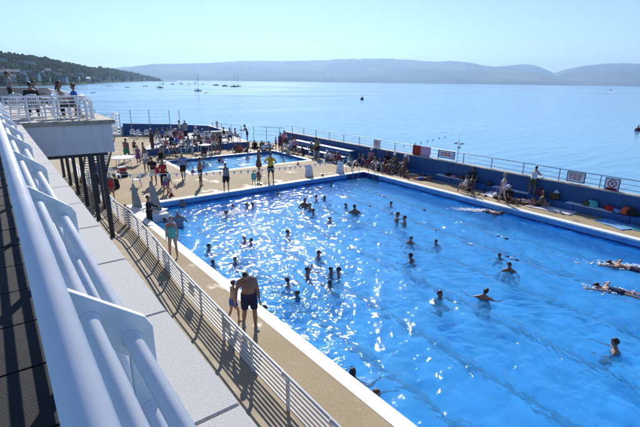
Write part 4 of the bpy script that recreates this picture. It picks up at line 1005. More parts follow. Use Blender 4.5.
# towels and bags along the sea wall
towel_flat(at(560, 206), R_(95), 2.2, .95, mat("terry_pinkwhite", (.70, .55, .56), .95, .1, 3, .5, 100, col2=(.75, .72, .72)), "pale pink and white towel spread on deck beyond the reclining pair")
towel_flat(at(622, 221.5), R_(70), 1.5, 1.0, T('sky'), "light blue towel spread on the deck beside the bench")
towel_flat(at(642, 229), R_(80), 1.3, .7, T('turq'), "turquoise towel spread on deck next to the light blue one")
towel_flat(at(497, 195.5), R_(80), 1.3, .9, T('white'), "crumpled white towel heaped behind the woman in floral swimwear", crumple=.22)
towel_flat(at(362, 163), R_(20), 1.7, .8, T('purple'), "purple towel spread before the seated crowd by the wall")
towel_flat(at(395, 170.5), R_(80), 1.8, .8, T('white'), "white towel under the sunbathers by the blue wall")
towel_flat(at(345, 158.5), R_(40), 2.0, 1.0, T('grey'), "grey towel spread on deck beside the stepped seating")
towel_flat(at(413, 171), R_(60), 1.6, .8, T('cream'), "cream towel under the hunched sunbather near the bench")
for (px, x, m_, lab, sz) in ((556, 22.7, T('brown'), "brown backpack with white hat on the bench under warning board", .42), (591, 22.75, T('olive'), "olive bag on the bench between two signs", .30), (596, 22.62, T('turq'), "bulging teal bag on the bench before the no diving sign", .40), (613, 22.7, T('red'), "red bag on the bench below no diving sign", .28), (621, 22.6, T('sky'), "folded light blue towel bundle on the bench", .2), (631, 22.7, T('orange'), "orange backpack on the bench past the no diving sign", .42), (638, 22.65, T('black'), "black bag on the bench beside the orange backpack", .36),
                            (541, 22.7, T('maroon'), "dark maroon backpack on the bench by the leaning figure", .45), (488, 22.7, T('brown'), "brown bag lying on the bench beside floral woman", .25), (447, 22.7, T('black'), "small black bag on the bench below the banner", .22), (452, 22.66, T('pink'), "bright pink bundle on the bench below the banner", .16), (460, 22.7, T('brown'), "tan bag on the bench next to the pink bundle", .25)):
    x = 22.80; r = ray(px, 190); t_ = x / r[0]; y = r[1] * t_
    bag(Vector((x, y, .395)), R_(random.Random(px).uniform(0, 180)), m_, lab, .44, .26, sz * .8)
o = MB().rings([[V(math.cos(a) * w_, math.sin(a) * w_, z) for a in [2 * math.pi * i / 16 for i in range(16)]] for z, w_ in ((0, .17), (.015, .10), (.09, .09), (.12, .03))]).build("sun_hat", cloth('white'), None)
r = ray(557, 190); o.location = (22.80, r[1] * 22.80 / r[0], .395 + .34); tag(o, "white sun hat perched on the brown backpack", "hat")
for px, py, c_, lab in ((608, 217, 'white', "small white plastic bottle lying on the deck by blue towel"), (600, 214, 'brown', "small brown sandal pair lying on deck before the bench")):
    p = at(px, py); o = MB().tube([(-.12, 0, .04), (.05, 0, .04), (.09, 0, .04), (.13, 0, .04)], [.04, .04, .018, .018], 8).build("bottle" if c_ == 'white' else "sandal", cloth(c_), None, p, .4); tag(o, lab, "bottle" if c_ == 'white' else "sandal")
# white furniture on the far deck
table(at(124, 166), .85, "large round white plastic table before the green shorts man", .66)
table(at(205, 153.5, .5), .5, "round white table among the seated crowd on platform")
table(at(170, 147, .5), .5, "round white table behind the blue fronted step")
table(at(191, 145, .5), .5, "round white table in the middle of the platform crowd")
chair(at(137, 186.5), facing(at(137, 186.5), 'l'), "empty white plastic chair standing alone on open deck")
chair(at(116, 181), facing(at(116, 181), 'r30'), "white plastic chair with black bag before the stair")
bag(at(123, 177), .4, T('black'), "black holdall lying beside the white plastic chair", .6, .35, .35, group=None)
c_ = at(122, 172.5); o = tag(empty("cool_box", c_, .3), "red and white cool box beside the round white table", "cool box"); MB().box(-.25, .25, -.16, .16, 0, .32, .02).build("box", cloth('red'), o); MB().box(-.26, .26, -.17, .17, .322, .40, .02).build("lid", M_PLAST, o)
for (px, py, f, lab) in ((133, 137.5, 'c', "white chair by the far blue wall nearest the terrace stair"), (137, 138, 'c40', "white chair beside another under the tall wire fence"), (141, 138.5, 'r', "white chair standing at the end of the far wall row"), (147, 138, 'c', "white chair behind the man in brown on platform"), (191, 150, 'r', "white chair pushed up to the platform tables")):
    chair(at(px, py, .5 if px > 150 else 0), facing(at(px, py), f), lab)
# sandwich boards
M_CPRINT = mat("board_blue_print", (.20, .36, .62), .5, .3, 9.0, col2=(.65, .72, .80))
for px, py, lab in ((309, 176, "white and blue sandwich board standing before the paddling pool corner"), (340, 172.5, "white and blue sandwich board standing by the pool ladder")):
    p = at(px, py); r = tag(empty("sandwich_board", p, -R_(facing(p, 'c25'))), lab, "sign", "sandwich boards at the pool end"); r.scale = (.8, .8, .74)
    for s_ in (-1, 1):
        MB().add([(-.28, s_ * .26, 0), (.28, s_ * .26, 0), (.26, s_ * .03, 1.0), (-.26, s_ * .03, 1.0), (-.28, s_ * .26 - s_ * .02, 0), (.28, s_ * .26 - s_ * .02, 0), (.26, s_ * .01, 1.0), (-.26, s_ * .01, 1.0)], [(0, 1, 2, 3), (7, 6, 5, 4), (0, 4, 5, 1), (1, 5, 6, 2), (2, 6, 7, 3), (3, 7, 4, 0)]).build("panel", M_PLAST, r)
    for a, b_ in ((.10, .40), (.48, .62), (.70, .92)):
        y_ = lambda t: .26 - .23 * t + .004
        MB().add([(-.22, y_(a), a), (.22, y_(a), a), (.22, y_(b_), b_), (-.22, y_(b_), b_)], [(0, 1, 2, 3)]).build("print_panel", M_CPRINT, r)
for px, py, lab in ((193, 172.5, "small traffic cone standing on deck by the paddling pool"), (171.5, 196, "small traffic cone standing by the pool's far corner")):
    p = at(px, py); r = tag(empty("traffic_cone", p), lab, "cone", "small cones on the deck"); MB().box(-.14, .14, -.14, .14, 0, .03, .01).build("base", cloth('black'), r)
    MB().tube([(0, 0, .03), (0, 0, .18)], [.10, .07], 12).build("cone", cloth('red'), r); MB().tube([(0, 0, .181), (0, 0, .33)], [.07, .043], 12).build("band", M_PLAST, r); MB().tube([(0, 0, .331), (0, 0, .46)], [.043, .018], 12).build("tip", cloth('red'), r)

# ------------------------------------------------------------------ people on the deck
def held(bd, r, i, kind, c):
    w_, h = bd.hand[i]
    if kind == 'bag':
        q = w_ + h * .1; bag_m = cloth(c); b = MB().box(q.x - .05, q.x + .05, q.y - .17, q.y + .17, q.z - .52, q.z - .1, .03); b.build("carried_bag", bag_m, r)
def strap(bd, r):
    k = bd.k; P = [bd.trow(.02) + V(-.17, .05, 0) * k, bd.trow(.2) + V(-.06, -.135, 0) * k, bd.trow(.38) + V(.06, -.15, 0) * k, bd.trow(.5) + V(.12, -.06, .01) * k]
    MB().tube(P, [(.03, .012)] * 4, 6, up=(0, -1, 0)).build("rescue_strap", cloth('red'), r)
NEAR = dict(vox=.013, eyes=True)
man, bd = deckp(250, 327, 'c-12', 1.80, 'walk_down', "broad shirtless man in navy shorts walking head down along the pool edge", [('shorts', 'navy'), ('shoes', 'grey')], skin=1, hair='d', fat=1.3, **NEAR)
w_, h_ = bd.hand[0]; MB().sphere(w_ + h_ * .12 + V(0, .03, 0), (.035, .035, .06), 10, 7).build("yellow_cup", cloth('yellow'), man)
deckp(234, 321.5, 'r-25', 1.22, 'walk', "shirtless boy in bright blue trunks walking beside the broad man", [('trunks', 'blue')], skin=0, hair='b', **NEAR)
deckp(174, 257.5, 'c10', 1.58, 'stand', "girl in turquoise swimsuit standing at the pool's white edge", [('swimsuit', 'turq')], skin=0, hair='b', fem=True, style='bun', fat=1.1, **NEAR)
MID = dict(vox=.02)
deckp(201, 186, 'r20', 1.76, 'hips1', "shirtless man in black trunks standing between the two pools", [('trunks', 'black')], skin=2, **MID)
deckp(226.5, 191, 'c-20', 1.66, 'shade', "woman in grey vest and black shorts shading her eyes", [('vest', 'grey'), ('shorts', 'black')], skin=1, fem=True, **MID)
deckp(271, 181.5, 'a20', 1.86, 'hips', "lifeguard in yellow shirt and black shorts with a red strap", [('tshirt', 'yellow'), ('shorts', 'black')], skin=1, extras=strap, **MID)
deckp(259, 173.5, 'r-20', 1.64, 'stand', "woman in brown patterned dress beside the yellow shirted lifeguard", [('dress', 'brown')], skin=1, fem=True, style='long', hair='b', **MID)
deckp(254, 186.5, 'a', .98, 'stand', "small child in turquoise suit standing at the pool's far edge", [('tshirt', 'turq'), ('trunks', 'turq')], skin=0, hair='b', **MID)
deckp(258.5, 181, 'c', .92, 'bend', "small child in dark suit crouching behind the turquoise child", [('swimsuit', 'purple')], skin=2, **MID)
deckp(316, 158, 'l20', 1.74, 'stand', "lifeguard in yellow top and red shorts facing the paddling pool", [('vest', 'yellow'), ('shorts', 'red')], skin=2, **MID)
deckp(184, 180, 'a-15', 1.80, 'walk', "man in blue checked shirt and black shorts walking by paddling pool", [('tshirt', 'check'), ('shorts', 'black')], skin=1, hair='g', fat=1.1, **MID)
deckp(154.5, 184.5, 'c25', 1.74, 'phone', "man in black shirt and white shorts carrying a red bag", [('tshirt', 'black'), ('shorts', 'white')], skin=1, extras=lambda bd, r: MB().box(-.36, -.24, -.1, .22, .72 * bd.k, 1.12 * bd.k, .03).build("carried_bag", cloth('red'), r), **MID)
deckp(164.5, 187, 'c', 1.66, 'stand', "woman in red top standing behind the child in white hat", [('tshirt', 'red'), ('trousers', 'black')], skin=2, fem=True, **MID)
deckp(166, 194.5, 'a30', 1.38, 'bend', "child in grey top and white hat bending by the pool corner", [('tshirt', 'grey'), ('trunks', 'purple')], skin=1, hat='white', **MID)
deckp(169.5, 192, 'l', 1.2, 'stand', "child in dark swimsuit next to the white hatted child", [('swimsuit', 'maroon')], skin=1, fem=True, style='long', **MID)
deckp(127.5, 161, 'r-60', 1.80, 'walk', "shirtless man in green shorts walking past the terrace stair", [('shorts', 'green')], skin=2, fat=1.3, **MID)
deckp(135, 153, 'a', 1.15, 'stand', "small child in black trunks near the man in green shorts", [('trunks', 'black')], skin=2, **MID)
deckp(139, 164.5, 'c', 1.45, 'walk', "girl in purple dress walking near the big round table", [('dress', 'purple')], skin=1, fem=True, style='long', **MID)
deckp(153, 150.5, 'l30', 1.78, 'stand', "figure in long dark brown clothes and white hat on platform edge", [('longtop', 'brown'), ('trousers', 'brown')], z=.5, skin=2, hat='white', **MID)
deckp(202, 158.5, 'r', 1.76, 'stand', "man in black shirt standing at the paddling pool's back edge", [('tshirt', 'black'), ('shorts', 'black')], skin=2, **MID)
deckp(205, 161, 'a', 1.5, 'bend', "person in black bending over beside the paddling pool", [('tshirt', 'black'), ('trunks', 'maroon')], skin=1, **MID)
deckp(214, 152, 'c', 1.78, 'hips1', "shirtless tanned man in cream shorts standing behind paddling pool", [('shorts', 'cream')], skin=1, hair='b', **MID)
deckp(217.5, 151, 'c30', 1.66, 'stand', "woman in cream bikini beside the tanned man", [('bra', 'cream'), ('briefs', 'cream')], skin=1, fem=True, style='long', hair='b', **MID)
deckp(247, 142.5, 'l', 1.74, 'lean', "shirtless man in dark trunks leaning by the gap railing", [('trunks', 'navy')], z=.5, skin=2, **MID)
deckp(240, 151.5, 'c', 1.5, 'cross', "person in bright orange top sitting behind the paddling pool", [('longtop', 'orange')], skin=1, **MID)
deckp(236.5, 151.8, 'c30', 1.6, 'knees', "person in maroon hugging knees beside the orange top", [('tshirt', 'maroon')], skin=1, **MID)
deckp(247, 151.8, 'l', 1.5, 'sit', "person in olive reclining beside the orange top", [('tshirt', 'olive'), ('trunks', 'black')], skin=2, **MID)
deckp(255, 148.5, 'c', 1.6, 'cross', "person in black jacket sitting by the low ramp wall", [('longtop', 'black'), ('trousers', 'black')], skin=1, **MID)
deckp(261, 148.5, 'c-30', 1.5, 'knees', "person in black hugging knees next to the black jacket", [('longtop', 'black'), ('trousers', 'navy')], skin=1, **MID)
deckp(267, 149, 'r', 1.6, 'prone', "sunbather in brown trunks lying by the paddling pool corner", [('trunks', 'brown')], skin=2, **MID)
deckp(280.5, 151, 'a20', 1.68, 'stand', "woman in plum dress standing at the paddling pool's right end", [('dress', 'maroon')], skin=1, fem=True, fat=1.15, **MID)
deckp(284.5, 148.5, 'c', 1.74, 'stand', "man in pink shirt standing behind the plum dress", [('tshirt', 'pink'), ('shorts', 'maroon')], skin=2, **MID)
deckp(276, 150, 'l', 1.2, 'stand', "child in orange top beside the plum dress", [('tshirt', 'orange'), ('trunks', 'black')], skin=1, **MID)
def seated(px, py, f, h, label, wear, z=0.0, **q):
    p = at(px, py, z); p.z = z
    if z == 0 and 25.4 <= p.y < 34 and p.x > 21.0: p.x = 20.95
    fc = facing(p, f); person(p, fc, h, 'chair', label, wear, **{**MID, **q}); 
    chair(p, fc, "white chair under the " + label.split(" seated")[0], "white plastic chairs round the pools")
seated(290, 150.5, 'l', 1.68, "woman in black top and white hat seated by stepped seating", [('tshirt', 'black'), ('shorts', 'white')], skin=1, hat='white', fem=True)
seated(298, 151.5, 'c', 1.72, "man in white shirt seated before the stepped seating", [('tshirt', 'white'), ('shorts', 'sky')], skin=1)
seated(304.5, 152, 'c20', 1.66, "person in pink top seated before the stepped seating", [('tshirt', 'pink'), ('shorts', 'black')], skin=1)
seated(295, 147, 'c', 1.6, "person in red vest seated behind the white shirted man", [('vest', 'red')], skin=2)
seated(325, 155.5, 'r', 1.66, "person in dark green seated below the stepped seating", [('longtop', 'olive'), ('trousers', 'black')], skin=1, hat='white')
seated(332, 156.5, 'c', 1.6, "person in black seated next to the dark green one", [('longtop', 'black'), ('trousers', 'grey')], skin=1)
WALLSIT = [ # along the blue wall: px, py, facing, pose, top/bottom, hat, skin, words
    (343, 158.5, 'c', 'knees', [('longtop', 'white'), ('trousers', 'grey')], 'white', 1, "man in white hat and white top hunched by end of seating", 0),
    (351, 161, 'c20', 'sit', [('tshirt', 'navy'), ('trunks', 'navy')], None, 1, "person in navy sitting on deck left of white vest", 0),
    (357, 160, 'l', 'knees', [('tshirt', 'black')], None, 2, "dark haired person in black hugging knees by the wall", 0),
    (362, 159.5, 'c', 'knees', [('vest', 'white')], None, 1, "person in white vest hugging knees by the wall", 0),
    (371, 161.5, 'c', 'bench', [('tshirt', 'pink'), ('shorts', 'black')], 'white', 1, "person in pink top and white hat on the wall bench", .37),
    (367, 164.5, 'l', 'sit', [('swimsuit', 'purple')], None, 0, "woman in purple swimsuit stretched on the purple towel", 0),
    (378, 162.5, 'l', 'knees', [('longtop', 'navy'), ('trousers', 'navy')], None, 1, "person wrapped in navy by the wall bench", 0),
    (386.5, 163.5, 'c', 'bench', [('longtop', 'black'), ('trousers', 'black')], None, 1, "person in all black on the wall bench", .37),
    (383, 167.5, 'c', 'sit', [('bra', 'white'), ('briefs', 'white')], None, 0, "woman in white bikini leaning back by the ladder", 0),
    (394.5, 164.5, 'c', 'bench', [('trunks', 'brown')], 'white', 1, "shirtless tanned man in white cap on the wall bench", .37),
    (389, 169.5, 'r', 'knees', [('trunks', 'sky')], None, 1, "shirtless boy in light blue trunks hugging knees", 0),
    (385, 172.5, 'r', 'knees', [('swimsuit', 'maroon')], None, 2, "girl in maroon swimsuit crouched near the pool corner", 0),
    (397, 171, 'c', 'sit', [('briefs', 'orange')], None, 1, "tanned sunbather in orange briefs on the white towel", 0),
    (402, 170.5, 'l', 'cross', [('bra', 'orange'), ('briefs', 'orange')], None, 1, "woman in orange bikini sitting cross legged", 0),
    (404.5, 165.5, 'c', 'bench', [('trunks', 'maroon')], 'white', 1, "person in white hat and maroon trunks on the wall bench", .37),
    (414, 168.5, 'c', 'knees', [('tshirt', 'grey'), ('trunks', 'navy')], None, 1, "person in grey top under the hung towels", 0),
    (412, 173.5, 'r', 'sit', [('briefs', 'black')], 'cream', 1, "hunched sunbather in cream hat on the cream towel", 0),
    (423, 170.5, 'r', 'knees', [('trunks', 'green')], None, 1, "shirtless man in green trunks sitting apart by the wall", 0)]
for px, py, f, pose, wear, hat, sk, lab, z in WALLSIT:
    if z: 
        r = ray(px, py); x = 22.82; p = Vector((x, r[1] * x / r[0], .365)); person(p, facing(p, f), 1.68, pose, lab, wear, skin=sk, hat=hat, fem='bikini' in lab, **MID)
    else: deckp(px, py, f, 1.66, pose, lab, wear, skin=sk, hat=hat, fem='woman' in lab or 'girl' in lab, style='long' if 'woman' in lab else 'short', **MID)
EXTRA = [(334, 161, 'c', 'sit', 'white', 'navy', 1), (339, 163, 'l', 'knees', 'red', 'black', 1), (348, 164.5, 'r', 'cross', 'turq', 'turq', 0), (355, 165, 'c', 'lie', 'navy', 'navy', 1), (373, 166.5, 'c', 'sit', 'maroon', 'black', 1), (377, 168.5, 'l', 'cross', 'cream', 'brown', 1), (392, 168, 'c', 'knees', 'grey', 'black', 2), (407, 172.5, 'l', 'sit', 'black', 'black', 1), (418, 174, 'c', 'prone', 'maroon', 'maroon', 1), (429, 174, 'l', 'lie', 'green', 'green', 2), (437, 177, 'r', 'prone', 'blue', 'blue', 1), (478, 188.5, 'l', 'knees', 'purple', 'black', 1), (510, 194.5, 'c', 'cross', 'blue', 'navy', 1), (549, 203, 'l', 'sit', 'olive', 'black', 2)]
PH = dict(sit='leaning back on hands', knees='hugging knees', cross='sitting cross legged', lie='lying on back', prone='lying face down')
for px, py, f, pose, c1, c2, sk in EXTRA:
    deckp(px, py, f, 1.66, pose, f"sunbather in {c1} {PH[pose]} on the deck below the blue sea wall", [('tshirt' if pose in ('sit', 'knees', 'cross') else 'trunks', c1)] + ([('trunks', c2)] if pose in ('sit', 'knees', 'cross') else []), skin=sk, hair='db'[px % 2], **MID)
for px, py, f, pose, wear, lab in [(221, 151, 'l', 'stand', [('tshirt', 'black'), ('shorts', 'navy')], "man in black shirt and navy shorts beside the woman in cream bikini"), (211, 157, 'c', 'stand', [('trunks', 'red')], "shirtless boy in red trunks by the paddling pool's back edge"), (264, 151.5, 'c', 'cross', [('tshirt', 'white'), ('trunks', 'black')], "person in white top cross legged behind the paddling pool corner"), (270, 150.5, 'c30', 'knees', [('tshirt', 'sky')], "person in light blue hugging knees by the paddling pool corner"), (288, 154.5, 'c', 'cross', [('vest', 'cream')], "child in cream vest sitting at the paddling pool's right end"), (309, 154, 'l', 'knees', [('tshirt', 'navy'), ('trunks', 'navy')], "person in navy hugging knees before the stepped seating"), (320.5, 157.5, 'c', 'stand', [('tshirt', 'grey'), ('shorts', 'black')], "person in grey shirt standing next to the second lifeguard"), (144, 158.5, 'r', 'stand', [('swimsuit', 'pink')], "girl in pink swimsuit before the blue platform front"), (176, 160, 'r', 'stand', [('trunks', 'black')], "shirtless boy in black trunks by the paddling pool's left corner"), (147, 172, 'a', 'walk', [('vest', 'white'), ('shorts', 'grey')], "person in white vest walking towards the platform"), (161, 158.5, 'c', 'cross', [('tshirt', 'black'), ('trunks', 'black')], "person in black cross legged against the platform front"), (118, 188, 'l', 'cross', [('longtop', 'black'), ('trousers', 'black')], "person in black sitting on deck beside the stair foot")]:
    deckp(px, py, f, 1.3 if 'boy' in lab or 'girl' in lab or 'child' in lab else 1.7, pose, lab, wear, skin=1 + int(px) % 2, hair='db'[int(px) % 2], fem='girl' in lab, style='long' if 'girl' in lab else 'short', **MID)
p = Vector((22.82, atx(470, 180, 22.6).y, .365)); person(p, facing(p, 'c'), 1.76, 'bench', "man in black seated on bench holding a child's towel", [('tshirt', 'black'), ('shorts', 'black')], skin=1, **MID)
deckp(465.5, 187, 'l', 1.3, 'bench', "child in pale towel leaning against the man in black", [('longtop', 'cream')], skin=1, z=.36, **MID)
deckp(469, 193.5, 'r', 1.12, 'run', "small child in black trunks running beside the wall bench", [('trunks', 'black')], skin=2, **MID)
deckp(502, 202.5, 'l-15', 1.66, 'walk', "woman in pink floral swimsuit walking along the pool's right edge", [('swimsuit', 'floral')], skin=0, fem=True, style='bun', hair='f', **MID)
p = Vector((22.80, atx(530, 192, 22.6).y, .365)); person(p, 80, 1.62, 'lean', "person in olive shorts and white vest leaning on the sea wall", [('vest', 'white'), ('shorts', 'olive')], skin=1, **MID)
deckp(527, 201.5, 'l', 1.72, 'prone', "sunbather in dark trunks lying propped on elbows", [('trunks', 'navy')], skin=1, **MID)
deckp(540, 201, 'r', 1.68, 'lie', "sunbather in pink briefs lying on back beside the propped one", [('briefs', 'pink')], skin=0, **MID)
deckp(520.5, 196, 'c', 1.66, 'knees', "person in black with white hat hugging knees behind the sunbathers", [('longtop', 'black'), ('trousers', 'black')], hat='white', skin=1, **MID)
# under and beside the terrace
deckp(99, 190, 'r', 1.74, 'stand', "person in blue shirt standing behind the steel columns", [('tshirt', 'blue'), ('trousers', 'black')], skin=1, **MID)
deckp(105, 187, 'c', 1.76, 'stand', "person in black standing in the shade by the stair", [('longtop', 'black'), ('trousers', 'black')], skin=1, **MID)
deckp(112.5, 200, 'c', 1.5, 'walk', "girl in red top leaving the railing by the nearest column", [('swimsuit', 'red')], skin=1, fem=True, style='long', **MID)
deckp(97, 209, 'r', 1.25, 'stand', "child in blue top and red shorts on the shaded walkway", [('tshirt', 'blue'), ('shorts', 'red')], skin=0, hair='f', **MID)
# on the terrace
def terr(px, py_head, y, f, h, pose, label, wear, **q):
    r = ray(px, py_head); t_ = y / r[1]; p = Vector((r[0] * t_, y, 4.645)); return person(p, facing(p, f), h, pose, label, wear, **{**MID, **q}), p
terr(8, 80, 27.0, 'r', 1.76, 'stand', "man in grey shirt and black shorts standing at terrace parapet", [('tshirt', 'grey'), ('shorts', 'black')], skin=1)
terr(36, 87, 25.5, 'r30', 1.70, 'bench', "person in pale shirt sitting on the terrace parapet side", [('tshirt', 'grey'), ('trousers', 'black')], skin=1)[0][0].location.z = 5.1
(pr, _), p = terr(31, 96, 19.3, 'a', 1.66, 'chair', "person with dark hair in black jacket on a terrace chair", [('longtop', 'black'), ('trousers', 'black')], skin=1)
chair(p, facing(p, 'a'), "white chair under the black jacket on the terrace")
(pr, _), p = terr(60, 83, 18.9, 'r', 1.74, 'chair', "woman with long dark hair and bare shoulders raised on terrace chair", [('vest', 'cream'), ('shorts', 'brown')], skin=1, fem=True, style='long', hair='b')
chair(p, facing(p, 'r'), "white chair under the long haired woman on the terrace")
(pr, _), p = terr(71, 90, 19.0, 'l', 1.6, 'chair', "person in blue top facing the long haired woman on terrace", [('tshirt', 'blue'), ('trousers', 'navy')], skin=1, hair='b')
chair(p, facing(p, 'l'), "white chair under the blue top on the terrace")
for px, y, f, lab in ((16, 19.5, 'c', "empty white chair nearest the balcony on the terrace"), (24, 21.5, 'r', "empty white chair behind the terrace table"), (49, 19.0, 'l', "empty white chair beside the terrace railing")):
    r = ray(px, 100); p = Vector((r[0] * y / r[1], y, 4.645)); chair(p, facing(p, f), lab)
r = ray(43, 100); table(Vector((r[0] * 20.6 / r[1], 20.6, 4.645)), .45, "round white table among the terrace chairs")

# seated crowd on the far platform
cw = random.Random(21); TOPS = ['white', 'black', 'grey', 'navy', 'sky', 'pink', 'cream', 'red', 'white', 'maroon', 'blue']
CROWD = [(158, 143), (163, 142), (168, 142.5), (172, 139.5), (176, 143), (181, 142), (186, 141.5), (196, 141), (203, 142.5), (209, 141), (166, 153), (171.5, 150), (177, 150.5), (184, 153), (189, 152.5), (196, 151), (209, 151), (225, 141), (230, 142), (236, 141.5), (160, 147), (180, 147.5), (199, 146.5), (207, 147)]
seen = {}
for i, (px, py) in enumerate(CROWD):
    c1, c2 = TOPS[(i * 7 + 3) % len(TOPS)], cw.choice(['black', 'navy', 'white', 'grey', 'brown']); hat = cw.choice([None, None, 'white'])
    front = py >= 149.5
    lab = f"person in {c1} top{' and white hat' if hat else ''} seated on a white chair {'at the platform front' if front else 'on the far platform'}"
    p = at(px, py, .5); p.z = .5; fc = facing(p, cw.choice(['c', 'l', 'r', 'a', 'c40']))
    person(p, fc, cw.uniform(1.55, 1.78), 'chair', lab, [(cw.choice(['tshirt', 'tshirt', 'longtop', 'vest']), c1), ('shorts', c2)], skin=cw.choice([0, 1, 1, 2]), hair=cw.choice('ddbbgf'), hat=hat, group="seated crowd on the far platform", vox=.026)
    chair(p, fc, "white plastic chair taken by someone in the platform crowd", "occupied chairs of the platform crowd")
deckp(180.5, 138, 'l', 1.76, 'stand', "person in green shorts and pale top standing in the platform crowd", [('tshirt', 'cream'), ('shorts', 'green')], z=.5, skin=1, vox=.026)
deckp(186, 137, 'c', 1.7, 'stand', "person in pale grey standing by the far blue wall", [('longtop', 'grey'), ('trousers', 'sky')], z=.5, skin=1, vox=.026)

# ------------------------------------------------------------------ swimmers
def swim(px, py, f, pose, label, dz=.12, h=1.68, wear=(('trunks', 'navy'),), group=None, sheet=WZ, **q):
    if pose in ('wade', 'out', 'reach') and dz < .6 and sheet == WZ: dz *= .72
    p = at(px, py, sheet + dz); fc = facing(p, f); r, bd = person(p, fc, h, pose, label, wear, group=group, **{**dict(vox=.024), **q})
    off = Matrix.Rotation(-R_(fc), 3, 'Z') @ bd.hc
    r.location = (p.x - off.x, p.y - off.y, sheet + dz - bd.hc.z); return r
G = "swimmers with only the head out of the water"
L1 = "dark haired swimmer with only head and shoulders above the pool water"
for i, (px, py, f) in enumerate([(277, 191, 'c'), (247, 204.5, 'r'), (252.5, 204, 'l'), (288, 232, 'r'), (244.5, 238.5, 'r40'), (251, 240, 'l40'), (209, 246, 'r'), (213, 262, 'a'), (235, 259.5, 'c'), (287.5, 280, 'a'), (331, 269.5, 'r'), (338.5, 269.5, 'l'), (330, 282.5, 'a'), (265, 308, 'r'), (331, 182.5, 'c'), (316, 196.5, 'l'), (324.5, 197.5, 'a'), (313, 210.5, 'l'), (330, 219, 'r'), (346, 205, 'r'), (391, 203, 'l'), (436, 241.5, 'c'), (440, 294, 'r'), (353, 372, 'a'), (167, 210, 'c'), (165, 219.5, 'r'), (226, 212.5, 'l'), (499.5, 255.5, 'c'), (319, 253, 'r'), (297, 293, 'l')]):
    rr = random.Random(i + 40)
    swim(px, py, f + str(rr.randint(0, 40)), 'neck', L1, rr.uniform(.09, .2), rr.uniform(1.35, 1.75), [('trunks', rr.choice(['navy', 'black', 'blue', 'maroon']))], G, skin=rr.choice([0, 1, 1, 2]), hair=rr.choice('dddb'))
swim(226, 207, 'a', 'neck', "swimmer splashing white spray near the pool's far edge", .1, 1.5, group=None, skin=1).location.x += .4
swim(261, 185.5, 'a', 'wet_up', "child reaching an arm up to the pool's far edge", .35, 1.4, [('trunks', 'black')], skin=2)
swim(182, 201, 'c', 'neck', "boy with bare shoulders at the pool's far wall by steps", .25, 1.4, skin=1)
swim(177, 212.5, 'a10', 'wade', "bather in wet grey shirt standing by the corner steps", .62, 1.78, [('tshirt', 'grey'), ('shorts', 'navy')], skin=1, fat=1.2, hair='g')
swim(305, 200, 'c', 'wade', "shirtless man standing chest deep among a group of children", .5, 1.8, [('trunks', 'navy')], skin=2)
swim(310, 204.5, 'l', 'neck', "child clinging beside the shirtless man in the pool", .3, 1.2, [('trunks', 'blue')], skin=1)
swim(354.5, 206.5, 'a', 'wade', "broad shouldered dark man standing with back turned in the pool", .48, 1.82, [('trunks', 'navy')], skin=2, fat=1.2)
swim(398, 214, 'r', 'wade', "bather facing another in the middle of the pool, taller one", .45, 1.76, skin=2)
swim(404.5, 217.5, 'l', 'wade', "bather with wet dark hair close to the taller one", .45, 1.7, skin=1)
swim(411, 238.5, 'c', 'wade', "bather facing the balcony with shoulders just out of water", .3, 1.7, skin=1)
swim(410.5, 255.5, 'l30', 'reach', "bather pushing one arm forward through the pool water", .3, 1.7, skin=2)
swim(509.5, 265, 'c', 'wade', "bather with bare chest out of water next to another swimmer", .36, 1.72, skin=2)
swim(486, 291, 'a', 'out', "bather with elbows out sideways above the water", .38, 1.72, skin=1)
swim(615, 342, 'l', 'reach', "bather stretching one arm far forward across the pool", .36, 1.7, [('swimsuit', 'turq')], skin=1, fem=True)
swim(307.5, 269.5, 'r', 'wet_up', "swimmer lifting one arm straight up out of the water", .2, 1.6, skin=2)
swim(308, 181, 'r', 'neck', "swimmer resting against the pool's far wall", .25, 1.6, skin=2)
swim(322.5, 175.5, 'c', 'wade', "shirtless man standing against the pool's far wall", .55, 1.78, skin=2)
swim(377, 393, 'r', 'neck', "swimmer with reddish hair beside the pool's white edge", .12, 1.6, hair='r', skin=0)
def crawl(px, py, f, label, wear=(('trunks', 'navy'),), **q):
    p = at(px, py, WZ); p.z = WZ + .0; return person(p, facing(p, f), 1.76, 'crawl', label, wear, vox=.02, **q)
crawl(487, 212.5, 'r10', "front crawl swimmer kicking up foam along the right wall", skin=1)
crawl(632, 269.5, 'l-8', "front crawl swimmer in outer lane past the lane rope", skin=1)
crawl(622, 293, 'l-12', "front crawl swimmer stretched out beside the lane rope", skin=0, wear=(('swimsuit', 'navy'),), fem=True)
swim(149, 208, 'r20', 'wade', "person in black wetsuit climbing the corner steps beside the fin", .85, 1.75, [('wetsuit', 'black')], skin=1, vox=.02).location.z = -.62
# bathers in the paddling pool
for i, (px, py, f, lab, wr, hh) in enumerate([(219, 157, 'c', "child with dark hair sitting in the paddling pool", 'black', 1.2), (222, 158.5, 'l', "child in red sitting in the paddling pool", 'red', 1.1), (298, 162.5, 'c', "child in pink sitting near paddling pool's right corner", 'pink', 1.2), (247.5, 156, 'c', "child in white top in the middle of paddling pool", 'white', 1.1), (204, 163, 'r', "child in blue trunks at the paddling pool's left end", 'blue', 1.2), (283, 158, 'l', "toddler in yellow trunks in the paddling pool", 'yellow', .95)]):
    swim(px, py, f, 'cross', lab, .34, hh, [('swimsuit', wr)], sheet=-.17, skin=1, vox=.024)
